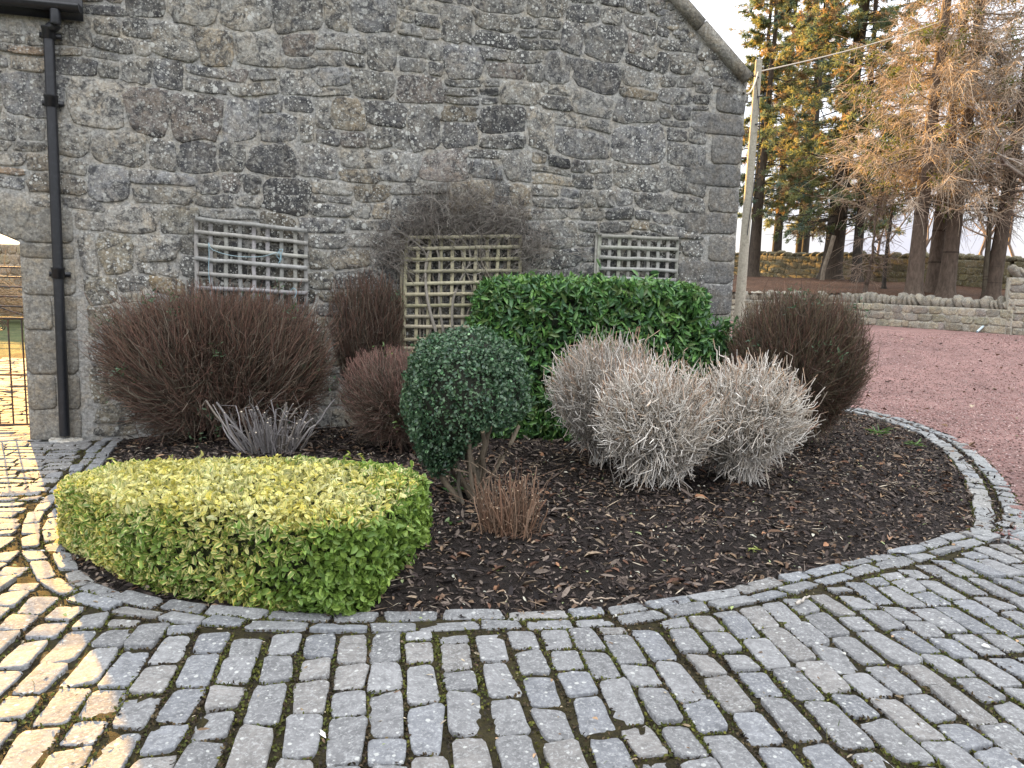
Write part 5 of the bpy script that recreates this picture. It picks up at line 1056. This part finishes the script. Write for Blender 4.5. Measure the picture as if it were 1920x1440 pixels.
# bare broadleaf: branches reaching in from the right edge
def broadleaf(label, base, r, H_, seedn, col_, spread=.55, depth=6, group=None, start=.25, first=None):
    t = thing('bare_tree', label, 'tree', base, group); B = np.array(base); segs, tws = [], []
    def grow(p, d, L, r, lev):
        K = 5; pts = [p]; dd = d
        for k in range(K - 1): dd = dd + np.array([rng.normal(0, .12), rng.normal(0, .12), rng.normal(.03, .08)]); dd /= np.linalg.norm(dd); pts.append(pts[-1] + dd * L / (K - 1))
        (segs if lev < 4 else tws).append((pts, r, r * .62))
        if lev >= depth: return
        nchild = 3 if lev < 2 else rng.integers(2, 4)
        for _ in range(nchild):
            i = rng.integers(2, K) if lev else K - 1; nd = dd + rng.normal(0, spread, 3) + np.array([0, 0, .12]); nd /= np.linalg.norm(nd); grow(np.array(pts[i]), nd, L * rng.uniform(.6, .86), r * rng.uniform(.5, .64), lev + 1)
    grow(B - [0, 0, .2], np.array([0, 0, 1.]) if first is None else nrm(np.array(first, float)), H_ * start, r, 0)
    mb = MB(); tubes(mb, np.array([s_[0] for s_ in segs]), np.array([np.linspace(s_[1], s_[2], 5) for s_ in segs]), 6, palcol(np.array(col_), len(segs), .85, 1.15)); mb.build('trunk', M_bark, t, B, True)
    if tws: mb = MB(); tubes(mb, np.array([s_[0] for s_ in tws]), np.maximum(np.array([np.linspace(s_[1], s_[2], 5) for s_ in tws]), .0055), 3, palcol(np.array(col_) * 1.05, len(tws), .85, 1.15)); mb.build('twigs', M_twig, t, B)
    return t
b = D(2020, 560, 22.5); broadleaf('bare silvery tree reaching in over the taller wall from the right edge', (b[0], b[1], 1.4), .16, 11, 1, [[.30, .26, .22], [.24, .20, .17]], .62, 7, start=.26, first=(-.18, .05, 1))
gsp = 'bare trees beyond the wood wall'
for k, (px, Y, H_) in enumerate(((1640, 44, 9), (1668, 47, 10), (1735, 46, 9), (1812, 44, 10), (1832, 40, 9), (1885, 42, 9.5), (1905, 37, 8), (1528, 52, 9))):
    p = D(px, 545, Y); lab = ('slim bare tree beyond the wood wall, left of the ringed larch', 'slim bare tree close behind the ringed larch beyond the wall', 'bare tree beyond the wall between the two stout larches', 'upright bare tree beyond the wall right of the larches',
        'bare tree showing beside the tall wall-end larch', 'bare tree beyond the wall at the right edge, bushy crown', 'bare tree beyond the wall above the taller yard wall', 'far bare tree glimpsed between the third and thickest conifers')[k]
    broadleaf(lab, (p[0], p[1], 1.9), .10, H_, k, [[.22, .165, .13], [.19, .15, .12]], .45, 6, group=gsp, start=.30)
# wire fence in the field beyond
t = None
fa, fb = D(1690, 505, 52), D(2050, 512, 46); B = (fa + fb) / 2; t = thing('wire_fence', 'thin post and wire fence in the field beyond the wood', 'fence', (B[0], B[1], 1.6)); B = np.array(t.location)
for f_ in np.linspace(0, 1, 14): c = fa + (fb - fa) * f_; mb = MB(); bar(mb, [c[0], c[1], 0], [c[0], c[1], c[2] + .75], .05, 6, np.array([[.16, .13, .1]])); mb.build('post', M_bark, t, B)
mb = MB()
for dz in (.25, .65): bar(mb, fa + [0, 0, dz], fb + [0, 0, dz], .012, 4, np.array([[.12, .11, .1]]))
mb.build('wire', M_pipe, t, B)

# unseen conifer foliage added behind the building to keep sun off the yard
mb = MB(); n = 90000; x = rng.uniform(-21, 9.5, n); x = np.where((x > 5) & (rng.random(n) < .88), x - 12, x); y = 46 + rng.normal(0, 1.6, n) + np.where(x > 3, -4 * smooth(3, 9, x), 0); top = 8.5 + 2.0 * vnoise(x * .9, 0 * x, 0, 4) - 3.2 * smooth(2, 6, x); z = 1.2 + rng.random(n) * top
leaves(mb, np.c_[x, y, z], sphere_dirs(n), sphere_dirs(n), .55, .13, palcol(np.array(PG) * .6, n), .3, .1); tag(mb.build('yard_shade_belt', M_needle), 'unseen belt of conifer foliage added behind the building to shade the yard', 'wood', kind='stuff')

mb = MB(); leaves(mb, *flat_bits(260, lambda x, y: inside(grav_poly, x, y) & (x < .8 * y + .5), lambda x, y: .03 + gz(x, y), .06, .035, [[.12, .07, .05], [.20, .13, .08], [.30, .25, .18], [.08, .06, .05]], .3, (2.6, 14, 5, 20)), fold=.3, curl=.3)
tag(mb.build('yard_leaves', M_chip), 'dead leaves scattered over the red gravel', 'leaves', kind='stuff')
